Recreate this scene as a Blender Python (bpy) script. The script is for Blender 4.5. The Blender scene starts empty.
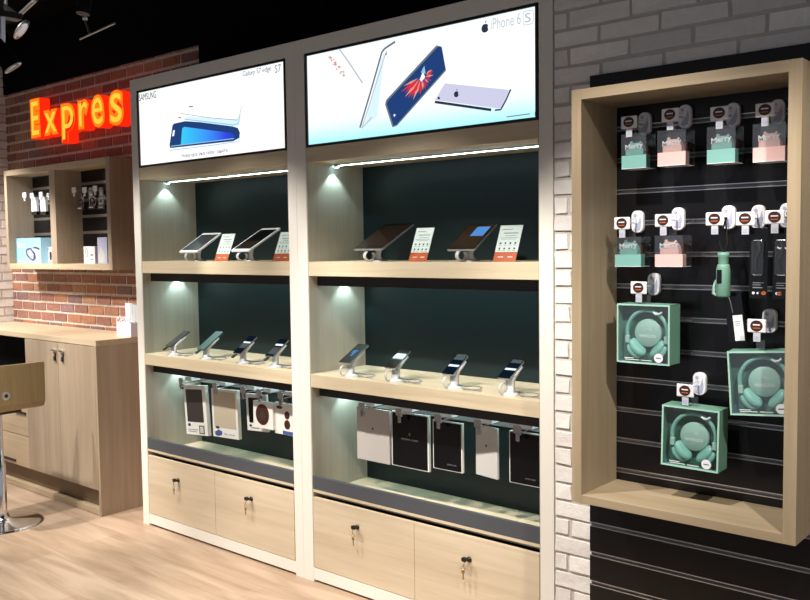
import bpy, bmesh, math, random
from mathutils import Vector, Matrix
random.seed(11)
R = math.radians
col = bpy.context.scene.collection
scene = bpy.context.scene

# ------------------------------------------------------------------ camera
F = 875.26
CAM = Vector((0, -2.7069, 1.5309))
pi_, ya, ro = R(3.5114), R(40.4768), R(-0.7445)
fw = Vector((-math.sin(ya)*math.cos(pi_), math.cos(ya)*math.cos(pi_), -math.sin(pi_)))
rt0 = Vector((math.cos(ya), math.sin(ya), 0))
up0 = rt0.cross(fw)
rt = rt0*math.cos(ro)+up0*math.sin(ro)
up = -rt0*math.sin(ro)+up0*math.cos(ro)
cd = bpy.data.cameras.new('camera'); cam = bpy.data.objects.new('camera', cd); col.objects.link(cam)
M = Matrix((rt, up, -fw)).transposed().to_4x4(); M.translation = CAM
cam.matrix_world = M
cd.sensor_width = 36; cd.lens = F/810*36; cd.clip_start = .05
scene.camera = cam
def ray(u, v): return fw+rt*(u-405)/F+up*(300-v)/F
def aty(u, v, y):
    r = ray(u, v); return CAM+r*((y-CAM.y)/r.y)
def atz(u, v, z):
    r = ray(u, v); return CAM+r*((z-CAM.z)/r.z)
def atx(u, v, x):
    r = ray(u, v); return CAM+r*((x-CAM.x)/r.x)

# ------------------------------------------------------------------ materials
MATS = {}
def lin(c):
    c = c/255
    return c/12.92 if c <= .04045 else ((c+.055)/1.055)**2.4
def rgb(r, g, b): return (lin(r), lin(g), lin(b), 1)
def pm(name, color, rough=.5, metal=0, trans=0, emis=None, es=0, spec=.5, coat=0):
    m = bpy.data.materials.new(name); m.use_nodes = True
    b = m.node_tree.nodes['Principled BSDF']
    b.inputs['Base Color'].default_value = color
    b.inputs['Roughness'].default_value = rough
    b.inputs['Metallic'].default_value = metal
    b.inputs['Transmission Weight'].default_value = trans
    b.inputs['Specular IOR Level'].default_value = spec
    b.inputs['Coat Weight'].default_value = coat
    if emis:
        b.inputs['Emission Color'].default_value = emis
        b.inputs['Emission Strength'].default_value = es
    MATS[name] = m
    return m
def emi(name, color, s):
    m = bpy.data.materials.new(name); m.use_nodes = True
    nt = m.node_tree; nt.nodes.clear()
    e = nt.nodes.new('ShaderNodeEmission'); o = nt.nodes.new('ShaderNodeOutputMaterial')
    e.inputs[0].default_value = color; e.inputs[1].default_value = s
    nt.links.new(e.outputs[0], o.inputs[0]); MATS[name] = m
    return m
def wood(name, base, dark, axis, rough=.45, sc=1.0):
    m = pm(name, base, rough)
    nt = m.node_tree; N = nt.nodes; L = nt.links; b = N['Principled BSDF']
    tc = N.new('ShaderNodeTexCoord'); mp = N.new('ShaderNodeMapping')
    s = [34*sc, 34*sc, 34*sc]; s[axis] = 1.6*sc
    mp.inputs['Scale'].default_value = s
    L.new(tc.outputs['Object'], mp.inputs['Vector'])
    n1 = N.new('ShaderNodeTexNoise'); n1.inputs['Scale'].default_value = 1; n1.inputs['Detail'].default_value = 6
    n1.inputs['Roughness'].default_value = .65; n1.inputs['Distortion'].default_value = .4
    L.new(mp.outputs[0], n1.inputs['Vector'])
    mp2 = N.new('ShaderNodeMapping'); s2 = [7*sc]*3; s2[axis] = .5*sc; mp2.inputs['Scale'].default_value = s2
    L.new(tc.outputs['Object'], mp2.inputs['Vector'])
    n2 = N.new('ShaderNodeTexNoise'); n2.inputs['Scale'].default_value = 1; n2.inputs['Detail'].default_value = 3
    L.new(mp2.outputs[0], n2.inputs['Vector'])
    mx = N.new('ShaderNodeMath'); mx.operation = 'ADD'; L.new(n1.outputs['Fac'], mx.inputs[0]); L.new(n2.outputs['Fac'], mx.inputs[1])
    hf = N.new('ShaderNodeMath'); hf.operation = 'MULTIPLY'; hf.inputs[1].default_value = .5; L.new(mx.outputs[0], hf.inputs[0])
    cr = N.new('ShaderNodeValToRGB'); cr.color_ramp.elements[0].position = .36; cr.color_ramp.elements[1].position = .62
    cr.color_ramp.elements[0].color = dark; cr.color_ramp.elements[1].color = base
    L.new(hf.outputs[0], cr.inputs[0]); L.new(cr.outputs[0], b.inputs['Base Color'])
    bp = N.new('ShaderNodeBump'); bp.inputs['Strength'].default_value = .08; bp.inputs['Distance'].default_value = .002
    L.new(n1.outputs['Fac'], bp.inputs['Height']); L.new(bp.outputs[0], b.inputs['Normal'])
    return m
def clear(name, tint=(1, 1, 1, 1), fac=.08, rough=.03):
    m = bpy.data.materials.new(name); m.use_nodes = True
    nt = m.node_tree; nt.nodes.clear(); N = nt.nodes
    t = N.new('ShaderNodeBsdfTransparent'); g = N.new('ShaderNodeBsdfGlossy'); x = N.new('ShaderNodeMixShader'); o = N.new('ShaderNodeOutputMaterial')
    t.inputs[0].default_value = tint; g.inputs['Roughness'].default_value = rough; x.inputs[0].default_value = fac
    nt.links.new(t.outputs[0], x.inputs[1]); nt.links.new(g.outputs[0], x.inputs[2]); nt.links.new(x.outputs[0], o.inputs[0])
    MATS[name] = m; return m

OAK = (rgb(214, 200, 172), rgb(194, 177, 146))
wood('oak_x', *OAK, 0); wood('oak_z', *OAK, 2); wood('oak_y', *OAK, 1)
wood('ash_z', rgb(188, 180, 164), rgb(166, 158, 142), 2)
wood('drawer_oak', rgb(212, 196, 170), rgb(190, 172, 144), 0)
wood('box_oak_x', rgb(170, 152, 124), rgb(146, 128, 102), 0); wood('box_oak_z', rgb(170, 152, 124), rgb(146, 128, 102), 2)
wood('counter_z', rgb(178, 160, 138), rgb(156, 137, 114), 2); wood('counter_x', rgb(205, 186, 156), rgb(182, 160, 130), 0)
wood('stool_ply', rgb(156, 134, 94), rgb(132, 110, 74), 2, .35)
pm('kick_shade', rgb(120, 98, 72), .6); pm('white_frame', rgb(232, 228, 218), .45); pm('grey_rail', rgb(74, 77, 83), .5)
pm('black', rgb(14, 14, 15), .45); pm('valance', rgb(20, 17, 20), .5); pm('gap_shade', rgb(34, 22, 12), .8)
pm('teal_panel', rgb(23, 38, 40), .38, spec=.3)
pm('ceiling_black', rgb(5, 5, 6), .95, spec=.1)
pm('chrome', (.75, .75, .77, 1), .12, 1); pm('steel', (.55, .56, .58, 1), .3, 1); pm('brass', rgb(170, 150, 110), .3, 1)
pm('aluminium', (.62, .62, .64, 1), .28, 1)
pm('slat_black', rgb(14, 13, 16), .28, spec=.35); pm('groove', (.16, .16, .165, 1), .4, .6); pm('slat_dark', rgb(12, 12, 13), .5)
pm('white_plastic', rgb(235, 235, 240), .3); pm('lavender', rgb(176, 178, 205), .35); pm('silver_plastic', rgb(206, 208, 212), .25, .15)
pm('frost', rgb(228, 230, 232), .2, trans=.25)
pm('tablet_white', rgb(236, 238, 240), .2); pm('tablet_dark', rgb(30, 28, 32), .25)
pm('screen_black', rgb(8, 9, 12), .06, spec=.7); pm('screen_grey', rgb(52, 56, 62), .1)
pm('bronze_screen', rgb(30, 22, 18), .1, emis=rgb(70, 46, 30), es=.12)
pm('phone_grey', rgb(62, 62, 60), .4); pm('phone_teal', rgb(62, 88, 86), .35); pm('phone_silver', rgb(170, 172, 176), .25, .6)
emi('scr_blue', rgb(90, 150, 225), .9); emi('scr_white', rgb(225, 238, 250), 1.3); emi('scr_deep', rgb(24, 40, 58), .5)
pm('card_white', rgb(236, 240, 240), .35); pm('card_orange', rgb(206, 100, 62), .4); pm('ink', rgb(40, 46, 52), .6); pm('ink_grey', rgb(120, 126, 130), .6)
pm('cable', rgb(120, 122, 130), .4); pm('cable_black', rgb(18, 18, 18), .4)
pm('mint', rgb(126, 178, 170), .4); pm('mint_box', rgb(112, 158, 138), .45); pm('mint_deep', rgb(66, 112, 102), .5); pm('mint_pale', rgb(158, 190, 182), .4)
pm('mint_edge', rgb(168, 212, 196), .4)
pm('pink', rgb(232, 190, 184), .4); pm('brown_dot', rgb(62, 30, 22), .4); pm('orange_dot', rgb(196, 104, 50), .4)
pm('sand_case', rgb(186, 174, 152), .5); pm('box_white', rgb(226, 224, 218), .4); pm('blue_print', rgb(64, 84, 142), .5)
pm('case_dark', rgb(52, 46, 44), .5); pm('case_black', rgb(8, 9, 13), .16); pm('case_silver', rgb(196, 194, 190), .4); pm('case_grey', rgb(196, 190, 184), .45)
pm('tag_grey', rgb(172, 162, 162), .3); pm('sky_print', rgb(150, 196, 222), .4); pm('navy', rgb(60, 62, 90), .4); pm('red_dark', rgb(92, 40, 48), .5)
pm('wine', rgb(70, 42, 50), .5)
clear('clear_pane', (.97, 1, .99, 1), .10, .05); clear('clear_cover', (.94, .95, .95, 1), .12, .2); clear('clear_tube', (.85, .87, .9, 1), .3, .1)
SCR = 1.12
emi('print_navy', rgb(38, 70, 130), .9); emi('print_cyan_line', rgb(150, 205, 235), 1); emi('print_pale', rgb(214, 240, 250), 1.1)
emi('print_grey', rgb(120, 135, 150), .8); emi('print_lightgrey', rgb(196, 204, 210), 1); emi('print_ink', rgb(50, 60, 80), .8)
emi('print_red', rgb(232, 52, 60), .95); emi('print_rose', rgb(226, 160, 150), 1); emi('print_lavender', rgb(206, 206, 232), 1.05); emi('print_white', rgb(240, 244, 255), 1.2)
emi('led', (.56, .93, 1, 1), 20); emi('led_top', (.62, .95, 1, 1), 26); emi('led_soft', (.80, 1, .97, 1), 2.2)
emi('neon_face', (1, .20, .008, 1), 1.15); emi('neon_side', (1, .022, .004, 1), 1.0); emi('neon_core', (1, .5, .04, 1), 1.3); emi('neon_line', (.8, .08, .004, 1), .6)

def gradient(name, stops, axis, a, b, s):
    m = emi(name, (1, 1, 1, 1), s); nt = m.node_tree; N = nt.nodes; e = N['Emission']
    tc = N.new('ShaderNodeTexCoord'); sp = N.new('ShaderNodeSeparateXYZ'); mr = N.new('ShaderNodeMapRange'); cr = N.new('ShaderNodeValToRGB')
    nt.links.new(tc.outputs['Object'], sp.inputs[0]); nt.links.new(sp.outputs[axis], mr.inputs['Value'])
    mr.inputs['From Min'].default_value = a; mr.inputs['From Max'].default_value = b
    nt.links.new(mr.outputs[0], cr.inputs[0]); nt.links.new(cr.outputs[0], e.inputs[0])
    el = cr.color_ramp.elements
    el[0].position, el[0].color = stops[0]; el[1].position, el[1].color = stops[-1]
    for p_, c_ in stops[1:-1]:
        q = el.new(p_); q.color = c_
    return m

# floor material
def floor_mat():
    m = pm('laminate', (.5, .4, .3, 1), .42); nt = m.node_tree; N = nt.nodes; L = nt.links; b = N['Principled BSDF']
    tc = N.new('ShaderNodeTexCoord')
    br = N.new('ShaderNodeTexBrick'); br.inputs['Scale'].default_value = 1
    br.inputs['Brick Width'].default_value = 1.2; br.inputs['Row Height'].default_value = .19; br.inputs['Mortar Size'].default_value = .0012
    br.inputs['Color1'].default_value = rgb(194, 172, 150); br.inputs['Color2'].default_value = rgb(182, 158, 136); br.inputs['Mortar'].default_value = rgb(160, 132, 106)
    br.inputs['Mortar Smooth'].default_value = .6
    L.new(tc.outputs['Object'], br.inputs['Vector'])
    mp = N.new('ShaderNodeMapping'); mp.inputs['Scale'].default_value = (1.8, 14, 1); L.new(tc.outputs['Object'], mp.inputs['Vector'])
    n = N.new('ShaderNodeTexNoise'); n.inputs['Scale'].default_value = 1; n.inputs['Detail'].default_value = 5; n.inputs['Distortion'].default_value = .6
    L.new(mp.outputs[0], n.inputs['Vector'])
    cr = N.new('ShaderNodeValToRGB'); cr.color_ramp.elements[0].position = .34; cr.color_ramp.elements[1].position = .64
    cr.color_ramp.elements[0].color = (.68, .62, .55, 1); cr.color_ramp.elements[1].color = (1.08, 1.06, 1.04, 1)
    L.new(n.outputs['Fac'], cr.inputs[0])
    mx = N.new('ShaderNodeMix'); mx.data_type = 'RGBA'; mx.blend_type = 'MULTIPLY'; mx.inputs['Factor'].default_value = .8
    L.new(br.outputs['Color'], mx.inputs['A']); L.new(cr.outputs[0], mx.inputs['B']); L.new(mx.outputs['Result'], b.inputs['Base Color'])
floor_mat()
def brick_mat(name, rough, bump, mottled):
    m = pm(name, (1, 1, 1, 1), rough, spec=.25); nt = m.node_tree; N = nt.nodes; L = nt.links; b = N['Principled BSDF']
    at = N.new('ShaderNodeAttribute'); at.attribute_name = 'tone'
    tc = N.new('ShaderNodeTexCoord'); n = N.new('ShaderNodeTexNoise'); n.inputs['Scale'].default_value = 38; n.inputs['Detail'].default_value = 8; n.inputs['Roughness'].default_value = .7
    L.new(tc.outputs['Object'], n.inputs['Vector'])
    cr = N.new('ShaderNodeValToRGB'); cr.color_ramp.elements[0].position = .3; cr.color_ramp.elements[1].position = .65
    cr.color_ramp.elements[0].color = (mottled, mottled, mottled, 1); cr.color_ramp.elements[1].color = (1.05, 1.05, 1.05, 1)
    L.new(n.outputs['Fac'], cr.inputs[0])
    mx = N.new('ShaderNodeMix'); mx.data_type = 'RGBA'; mx.blend_type = 'MULTIPLY'; mx.inputs['Factor'].default_value = 1
    L.new(at.outputs['Color'], mx.inputs['A']); L.new(cr.outputs[0], mx.inputs['B']); L.new(mx.outputs['Result'], b.inputs['Base Color'])
    bp = N.new('ShaderNodeBump'); bp.inputs['Strength'].default_value = bump; bp.inputs['Distance'].default_value = .012
    L.new(n.outputs['Fac'], bp.inputs['Height']); L.new(bp.outputs[0], b.inputs['Normal'])
brick_mat('white_brick', .75, .35, .93); brick_mat('red_brick', .85, .5, .68)

# ------------------------------------------------------------------ mesh builder
class MB:
    def __init__(s): s.v = []; s.f = []; s.m = []; s.sm = []; s.mats = []; s.mi = 0; s.T = Matrix.Identity(4)
    def mat(s, name):
        if name not in s.mats: s.mats.append(name)
        s.mi = s.mats.index(name); return s
    def add(s, vs, fs, smooth=False):
        o = len(s.v); s.v += [s.T @ Vector(v) for v in vs]
        for f in fs: s.f.append([o+i for i in f]); s.m.append(s.mi); s.sm.append(smooth)
        return s
    def box(s, x0, x1, y0, y1, z0, z1):
        vs = [(x0, y0, z0), (x1, y0, z0), (x1, y1, z0), (x0, y1, z0), (x0, y0, z1), (x1, y0, z1), (x1, y1, z1), (x0, y1, z1)]
        return s.add(vs, [(0, 3, 2, 1), (4, 5, 6, 7), (0, 1, 5, 4), (1, 2, 6, 5), (2, 3, 7, 6), (3, 0, 4, 7)])
    def prism(s, poly, a, b, plane='xz', smooth=False):      # extrude a 2d outline from a to b
        n = len(poly)
        def p(q, t): return (q[0], t, q[1]) if plane == 'xz' else ((q[0], q[1], t) if plane == 'xy' else (t, q[0], q[1]))
        vs = [p(q, a) for q in poly]+[p(q, b) for q in poly]
        s.add(vs, [tuple(range(n)), tuple(reversed(range(n, 2*n)))])
        o = len(s.v)-2*n
        for i in range(n):
            j = (i+1) % n; s.f.append([o+i, o+n+i, o+n+j, o+j]); s.m.append(s.mi); s.sm.append(smooth)
        return s
    def tube(s, pts, r, n=8, closed=False):
        pts = [Vector(p) for p in pts]; k = len(pts); vs = []; rr = r if isinstance(r, (list, tuple)) else [r]*k
        ref = None
        for i, p in enumerate(pts):
            if closed: d = pts[(i+1) % k]-pts[i-1]
            else: d = pts[min(i+1, k-1)]-pts[max(i-1, 0)]
            d.normalize()
            if ref is None: ref = d.orthogonal().normalized()
            ref = (ref-d*ref.dot(d)).normalized(); q = d.cross(ref)
            for j in range(n):
                a = 2*math.pi*j/n; vs.append(p+(ref*math.cos(a)+q*math.sin(a))*rr[i])
        fs = []
        for i in range(k if closed else k-1):
            i2 = (i+1) % k
            for j in range(n): fs.append((i*n+j, i*n+(j+1) % n, i2*n+(j+1) % n, i2*n+j))
        s.add(vs, fs, True)
        if not closed: s.add(vs[:n], [tuple(reversed(range(n)))]); s.add(vs[-n:], [tuple(range(n))])
        return s
    def lathe(s, prof, c=(0, 0, 0), axis=(0, 0, 1), n=24, smooth=True):
        ax = Vector(axis).normalized(); e1 = ax.orthogonal().normalized(); e2 = ax.cross(e1); c = Vector(c); vs = []
        for (r, h) in prof:
            for j in range(n):
                a = 2*math.pi*j/n; vs.append(c+ax*h+(e1*math.cos(a)+e2*math.sin(a))*max(r, 1e-5))
        fs = []
        for i in range(len(prof)-1):
            for j in range(n): fs.append((i*n+j, i*n+(j+1) % n, (i+1)*n+(j+1) % n, (i+1)*n+j))
        s.add(vs, fs, smooth)
        s.add(vs[:n], [tuple(reversed(range(n)))]); s.add(vs[-n:], [tuple(range(n))]); return s
    def ribbon(s, path, w, t, x=0):        # path of (y, z); a bent strap, w along x
        n = len(path); vs = []
        for i, (y, z) in enumerate(path):
            a = path[max(i-1, 0)]; b = path[min(i+1, n-1)]; dy, dz = b[0]-a[0], b[1]-a[1]; l = math.hypot(dy, dz) or 1
            ny, nz = -dz/l*t/2, dy/l*t/2; ww = w[i] if isinstance(w, (list, tuple)) else w
            vs += [(x-ww/2, y+ny, z+nz), (x+ww/2, y+ny, z+nz), (x+ww/2, y-ny, z-nz), (x-ww/2, y-ny, z-nz)]
        fs = []
        for i in range(n-1):
            for j in range(4): fs.append((i*4+j, i*4+(j+1) % 4, (i+1)*4+(j+1) % 4, (i+1)*4+j))
        fs += [(3, 2, 1, 0), (n*4-4, n*4-3, n*4-2, n*4-1)]
        return s.add(vs, fs, True)
    def build(s, name, parent=None, bevel=0, loc=None, seg=2, label=None):
        me = bpy.data.meshes.new(name); me.from_pydata([tuple(v) for v in s.v], [], s.f); me.update()
        bm = bmesh.new(); bm.from_mesh(me); bmesh.ops.recalc_face_normals(bm, faces=bm.faces); bm.to_mesh(me); bm.free()
        for m in s.mats: me.materials.append(MATS[m])
        for p, mi, sm in zip(me.polygons, s.m, s.sm): p.material_index = mi; p.use_smooth = sm
        o = bpy.data.objects.new(name, me); col.objects.link(o)
        if parent: o.parent = parent
        if loc: o.location = loc
        if bevel:
            b = o.modifiers.new('bevel', 'BEVEL'); b.width = bevel; b.segments = seg; b.limit_method = 'ANGLE'; b.angle_limit = R(40); b.harden_normals = False
        if label: o['label'] = label
        return o
def rrect(w, h, r, n=4, cx=0, cz=0):
    pts = []
    for (sx, sz, a0) in ((1, 1, 0), (-1, 1, 90), (-1, -1, 180), (1, -1, 270)):
        for i in range(n+1):
            a = R(a0+90*i/n); pts.append((cx+sx*(w/2-r)+r*math.cos(a), cz+sz*(h/2-r)+r*math.sin(a)))
    return pts
def circ(r, n=24, cx=0, cz=0, sx=1, sz=1): return [(cx+r*sx*math.cos(2*math.pi*i/n), cz+r*sz*math.sin(2*math.pi*i/n)) for i in range(n)]
def tag(o, label, cat, group=None):
    o['label'] = label; o['category'] = cat
    if group: o['group'] = group
    return o
def thing(name, label, cat, loc=(0, 0, 0), rot=(0, 0, 0), group=None):
    o = bpy.data.objects.new(name, None); col.objects.link(o); o.location = loc; o.rotation_euler = rot; o.empty_display_size = .05
    return tag(o, label, cat, group)
def struct(o): o['kind'] = 'structure'; return o
def dup(root, loc, label, rot=None):
    r = root.copy(); col.objects.link(r); r.location = loc
    if rot: r.rotation_euler = rot
    r['label'] = label
    for ch in list(root.children):
        c = ch.copy(); col.objects.link(c); c.parent = r
        for g in ch.children:
            d = g.copy(); col.objects.link(d); d.parent = c
    return r
def text_obj(name, s, mat, x0, z0, w, h, y, parent=None, thick=.0004, shear=0, bold=0, dz=0, label=None):
    """lettering in the xz plane facing -y, its box from (x0, z0) w wide and h high; dz lifts the right end"""
    cu = bpy.data.curves.new(name, 'FONT'); cu.body = s; cu.size = 1; cu.extrude = .01; cu.offset = bold; cu.resolution_u = 4
    ob = bpy.data.objects.new(name+'_c', cu); col.objects.link(ob)
    dg = bpy.context.evaluated_depsgraph_get(); me = bpy.data.meshes.new_from_object(ob.evaluated_get(dg))
    bpy.data.objects.remove(ob); bpy.data.curves.remove(cu)
    xs = [v.co.x for v in me.vertices]; ys = [v.co.y for v in me.vertices]
    a, b, c, d = min(xs), max(xs), min(ys), max(ys)
    for v in me.vertices:
        fx = (v.co.x-a)/(b-a); fz = (v.co.y-c)/(d-c); f = v.co.z/.01
        v.co = (x0+fx*w, y+(-f)*thick/2, z0+fz*h+dz*fx)
    me.materials.clear(); me.materials.append(MATS[mat])
    for p in me.polygons: p.material_index = 0
    o = bpy.data.objects.new(name, me); col.objects.link(o); me.name = name
    if parent: o.parent = parent
    if label: o['label'] = label
    return o
def stroke(mb, pts, w, y, t=.0003):     # flat printed line in the xz plane
    for (a, b) in zip(pts[:-1], pts[1:]):
        d = Vector((b[0]-a[0], b[1]-a[1])); l = d.length
        if l < 1e-6: continue
        n = Vector((-d.y, d.x))/l*w/2
        mb.prism([(a[0]-n.x, a[1]-n.y), (b[0]-n.x, b[1]-n.y), (b[0]+n.x, b[1]+n.y), (a[0]+n.x, a[1]+n.y)], y-t, y)

# ------------------------------------------------------------------ setting
mb = MB().mat('laminate').box(-6.6, 3, -5.5, .8, -.05, 0); struct(mb.build('floor'))
mb = MB().mat('ceiling_black').box(-6.6, 3, -5.5, .8, 3.1, 3.15); struct(mb.build('ceiling'))
def brick_wall(name, mat, length, z0, z1, course, zref, blen, T, tones, mortar, skip=None, joint=.0055, jit=.0026, protr=.006, thick=.2, offs=0):
    bm = bmesh.new(); lay = bm.loops.layers.float_color.new('tone')
    def quad_box(a, b, c, d, y0, y1, tone, j=0, bev=.004):
        vs0 = [Vector((a, y1, c)), Vector((b, y1, c)), Vector((b, y1, d)), Vector((a, y1, d))]
        q = lambda: random.uniform(-j, j)
        vs1 = [Vector((a+bev+q(), y0+q(), c+bev+q())), Vector((b-bev+q(), y0+q(), c+bev+q())), Vector((b-bev+q(), y0+q(), d-bev+q())), Vector((a+bev+q(), y0+q(), d-bev+q()))]
        v = [bm.verts.new(T @ p) for p in vs0+vs1]
        for f in ((4, 5, 6, 7), (0, 1, 5, 4), (1, 2, 6, 5), (2, 3, 7, 6), (3, 0, 4, 7), (0, 3, 2, 1)):
            fc = bm.faces.new([v[i] for i in f])
            for lp in fc.loops: lp[lay] = tone
    for (a, b, c, d) in (skip or [(0, length, z0, z1)]): quad_box(a, b, c, d, protr, thick, mortar, 0, 0)
    k0 = math.ceil((z0-zref)/course)-1; k = k0
    while zref+k*course < z1:
        c = zref+k*course+joint/2; d = c+course-joint; x = -((k % 2)*.5)*blen-random.uniform(0, .02)+offs-blen
        while x < length:
            bl = blen*random.choice((1, 1, 1, .96, 1.04)); a = x+joint/2; b = x+bl-joint/2
            t = random.choice(tones); g = random.uniform(.93, 1.05)
            for (A, B, Cc, D) in (skip or [(0, length, z0, z1)]):
                aa, bb, cc, dd = max(a, A), min(b, B), max(c, Cc), min(d, D)
                if bb-aa > .012 and dd-cc > .012: quad_box(aa, bb, cc, dd, 0, .06, (t[0]*g, t[1]*g, t[2]*g, 1), jit)
            x += bl
        k += 1
    bmesh.ops.recalc_face_normals(bm, faces=bm.faces)
    me = bpy.data.meshes.new(name); bm.to_mesh(me); bm.free(); me.materials.append(MATS[mat])
    o = bpy.data.objects.new(name, me); col.objects.link(o); return struct(o)
WT = [rgb(236, 232, 226), rgb(230, 225, 220), rgb(240, 236, 230)]
RT = [rgb(166, 118, 96), rgb(148, 104, 90), rgb(176, 122, 94), rgb(140, 110, 108), rgb(158, 112, 98), rgb(182, 138, 112), rgb(150, 110, 98)]
XW = -1.6135
brick_wall('wall_right', 'white_brick', 4.6, 0, 3.1, .0637, 1.507, .225, Matrix.Translation((XW, 0, 0)), WT, rgb(196, 190, 182), thick=.42, offs=.08)
YR = .3117
brick_wall('wall_back', 'red_brick', 4.8, 0, 2.66, .0666, 1.11, .182, Matrix.Translation((-6.4, YR, 0)), RT, rgb(222, 206, 190), joint=.010,
           skip=[(0, 2.135, 0, 2.66), (2.135, 2.36, 2.455, 2.66)], thick=.3, jit=.0015, protr=.006)
brick_wall('wall_left', 'white_brick', 4.6, 0, 3.1, .0637, 1.507, .225, Matrix.Translation((-6.3633, .35, 0)) @ Matrix.Rotation(R(-90), 4, 'Z') @ Matrix.Scale(-1, 4, (0, 1, 0)), WT, rgb(196, 190, 182), thick=.2)
mb = MB().mat('ceiling_black').box(-6.4, -1.62, .30, .6, 2.66, 3.1).box(-4.04, -1.62, .30, .6, 2.455, 2.66); struct(mb.build('trim_and_shade'))  # lower box: black standing in for brick lost in darkness above the units
mb = MB().mat('ceiling_black').box(-4.262, -1.62, .40, .6, 0, 2.45); struct(mb.build('trim_2'))

# ------------------------------------------------------------------ display units
Z = dict(top=2.45, dt=2.385, db=1.9741, hb=1.908, s1t=1.4672, s1b=1.4037, s2t=.9607, s2b=.9009, gt=.494, gb=.433, drt=.3964, drb=.0693, bb=.412)
PUCKS = []
def unit(x0, xi0, xi1, x1, label, draws):
    t = thing('display_unit', label, 'display shelving', (x0, 0, 0), group=None)
    def L(x): return x-x0
    a, b, c, d = 0.0004, L(xi0), L(xi1), L(x1)-.0004
    for (p, q, ip, iq) in ((a, b-.004, b-.004, b), (c+.004, d, c, c+.004)):
        MB().mat('white_frame').box(p, q, 0, .39, 0, Z['top']).build('side_post', t, .0012)
        MB().mat('ash_z').box(ip, iq, .003, .37, Z['drt']-.32, Z['db']).build('side_panel', t)
    MB().mat('white_frame').box(b-.004, c+.004, 0, .39, Z['dt'], Z['top']).build('top_rail', t, .0012)
    MB().mat('white_frame').box(b-.004, c+.004, 0.001, .03, .012, Z['drb']-.002).build('bottom_rail', t, .0012)
    MB().mat('black').box(b, c, .03, .05, 0, .06).build('plinth', t)
    MB().mat('teal_panel').box(b, c, .365, .385, Z['bb']-.03, Z['hb']+.01).build('back_panel', t)
    MB().mat('oak_x').box(b, c, .002, .364, Z['hb'], Z['db']).build('header_board', t, .001)
    lb = MB().mat('black')
    w = .011
    lb.box(b, b+w, 0, .03, Z['db'], Z['dt']); lb.box(c-w, c, 0, .03, Z['db'], Z['dt'])
    lb.box(b+w, c-w, 0, .03, Z['db'], Z['db']+w); lb.box(b+w, c-w, 0, .03, Z['dt']-w, Z['dt'])
    lb.box(b, c, .03, .12, Z['db'], Z['dt'])
    lbo = lb.build('light_box', t)
    for (zt, zb) in ((Z['s1t'], Z['s1b']), (Z['s2t'], Z['s2b'])):
        MB().mat('oak_x').box(b, c, .002, .364, zb, zt).build('shelf', t, .001)
        MB().mat('valance').box(b+.001, c-.001, .052, .088, zb-.046, zb-.0005).build('valance', t, .001)
        s = MB().mat('aluminium').box(b+.03, c-.03, .205, .235, zb-.012, zb-.0005).build('light_bar', t)
        MB().mat('led').box(b+.035, c-.035, .210, .230, zb-.0145, zb-.012).build('led_strip', s)
    s = MB().mat('aluminium').box(b+.004, c-.004, .157, .169, Z['hb']-.006, Z['hb']-.0003).build('light_bar', t)
    MB().mat('led_top').box(b+.006, c-.006, .161, .165, Z['hb']-.0075, Z['hb']-.006).build('led_strip', s)
    for (zb, yy) in ((Z['hb'], .163), (Z['s1b'], .225), (Z['s2b'], .225)):
        pk = MB().mat('aluminium').lathe([(.014, 0), (.014, .010), (.011, .013)], (b+.028, yy, zb-.0135), n=20).build('downlight', t)
        MB().mat('led').lathe([(.010, 0), (.010, .001)], (b+.028, yy, zb-.0146), n=16).build('led_chip', pk)
        PUCKS.append((x0+b+.028, yy, zb-.018))
    MB().mat('oak_x').box(b, c, .05, .364, Z['bb']-.018, Z['bb']).build('shelf', t)
    MB().mat('grey_rail').box(b, c, .001, .018, Z['gb'], Z['gt']).build('front_rail', t, .0008)
    MB().mat('oak_x').box(b, c, .0005, .02, Z['gb']-.012, Z['gb']).build('rail_lip', t)
    MB().mat('gap_shade').box(b, c, .10, .115, .06, Z['bb']-.031).box(b, c, .020, .10, Z['drt']-.03, Z['drt']-.025).build('inner_board', t)  # board set back and coloured dark, painting the shade in the drawer gap
    MB().mat('aluminium').box(b+.002, c-.002, .340, .350, .765, .832).build('hanging_rail', t)
    mid = (b+c)/2
    for (p, q, kx, kz, turn) in ((b+.001, mid-.001, L(draws[0][0]), draws[0][1], .02), (mid+.001, c-.001, L(draws[1][0]), draws[1][1], -.02)):
        dr = MB().mat('drawer_oak').box(p, q, .0, .018, Z['drb']+.001, Z['drt']).build('drawer', t, .001)
        k = MB().mat('black').lathe([(.011, 0), (.011, .004), (.007, .005), (.007, .012), (.0065, .013)], (kx, 0, kz), (0, -1, 0), 16)
        k.mat('steel').box(kx-.0012, kx+.0012, -.022, -.012, kz-.004, kz+.004); k.build('lock', dr)
        k = MB().mat('black').prism(rrect(.022, .016, .005, cx=kx+turn*.2, cz=kz+.006), -.034, -.022)
        k.mat('brass').tube([(kx, -.03, kz-.002), (kx+turn*.15, -.034, kz-.012), (kx+turn*.25, -.034, kz-.02)], .0014, 6)
        k.mat('brass').tube([(kx+turn*.25+.008*math.cos(R(g)), -.034, kz-.028+.008*math.sin(R(g))) for g in range(0, 360, 30)], .0012, 6, True)
        k.mat('brass').prism(circ(.0075, 12, kx+turn*.3, kz-.043), -.0355, -.033); k.mat('brass').box(kx+turn*.3-.0028, kx+turn*.3+.0028, -.0352, -.0334, kz-.072, kz-.048)
        k.build('key', dr)
    return t, lbo
XA = (-4.2585, -4.195, -3.0059, -2.9457); XB = (-2.9457, -2.8771, -1.6774, -1.6161)
uA, lbA = unit(*XA, 'left shelving unit, its light box showing one blue edge-screen phone', ((-3.914, .302), (-3.312, .31)))
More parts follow.
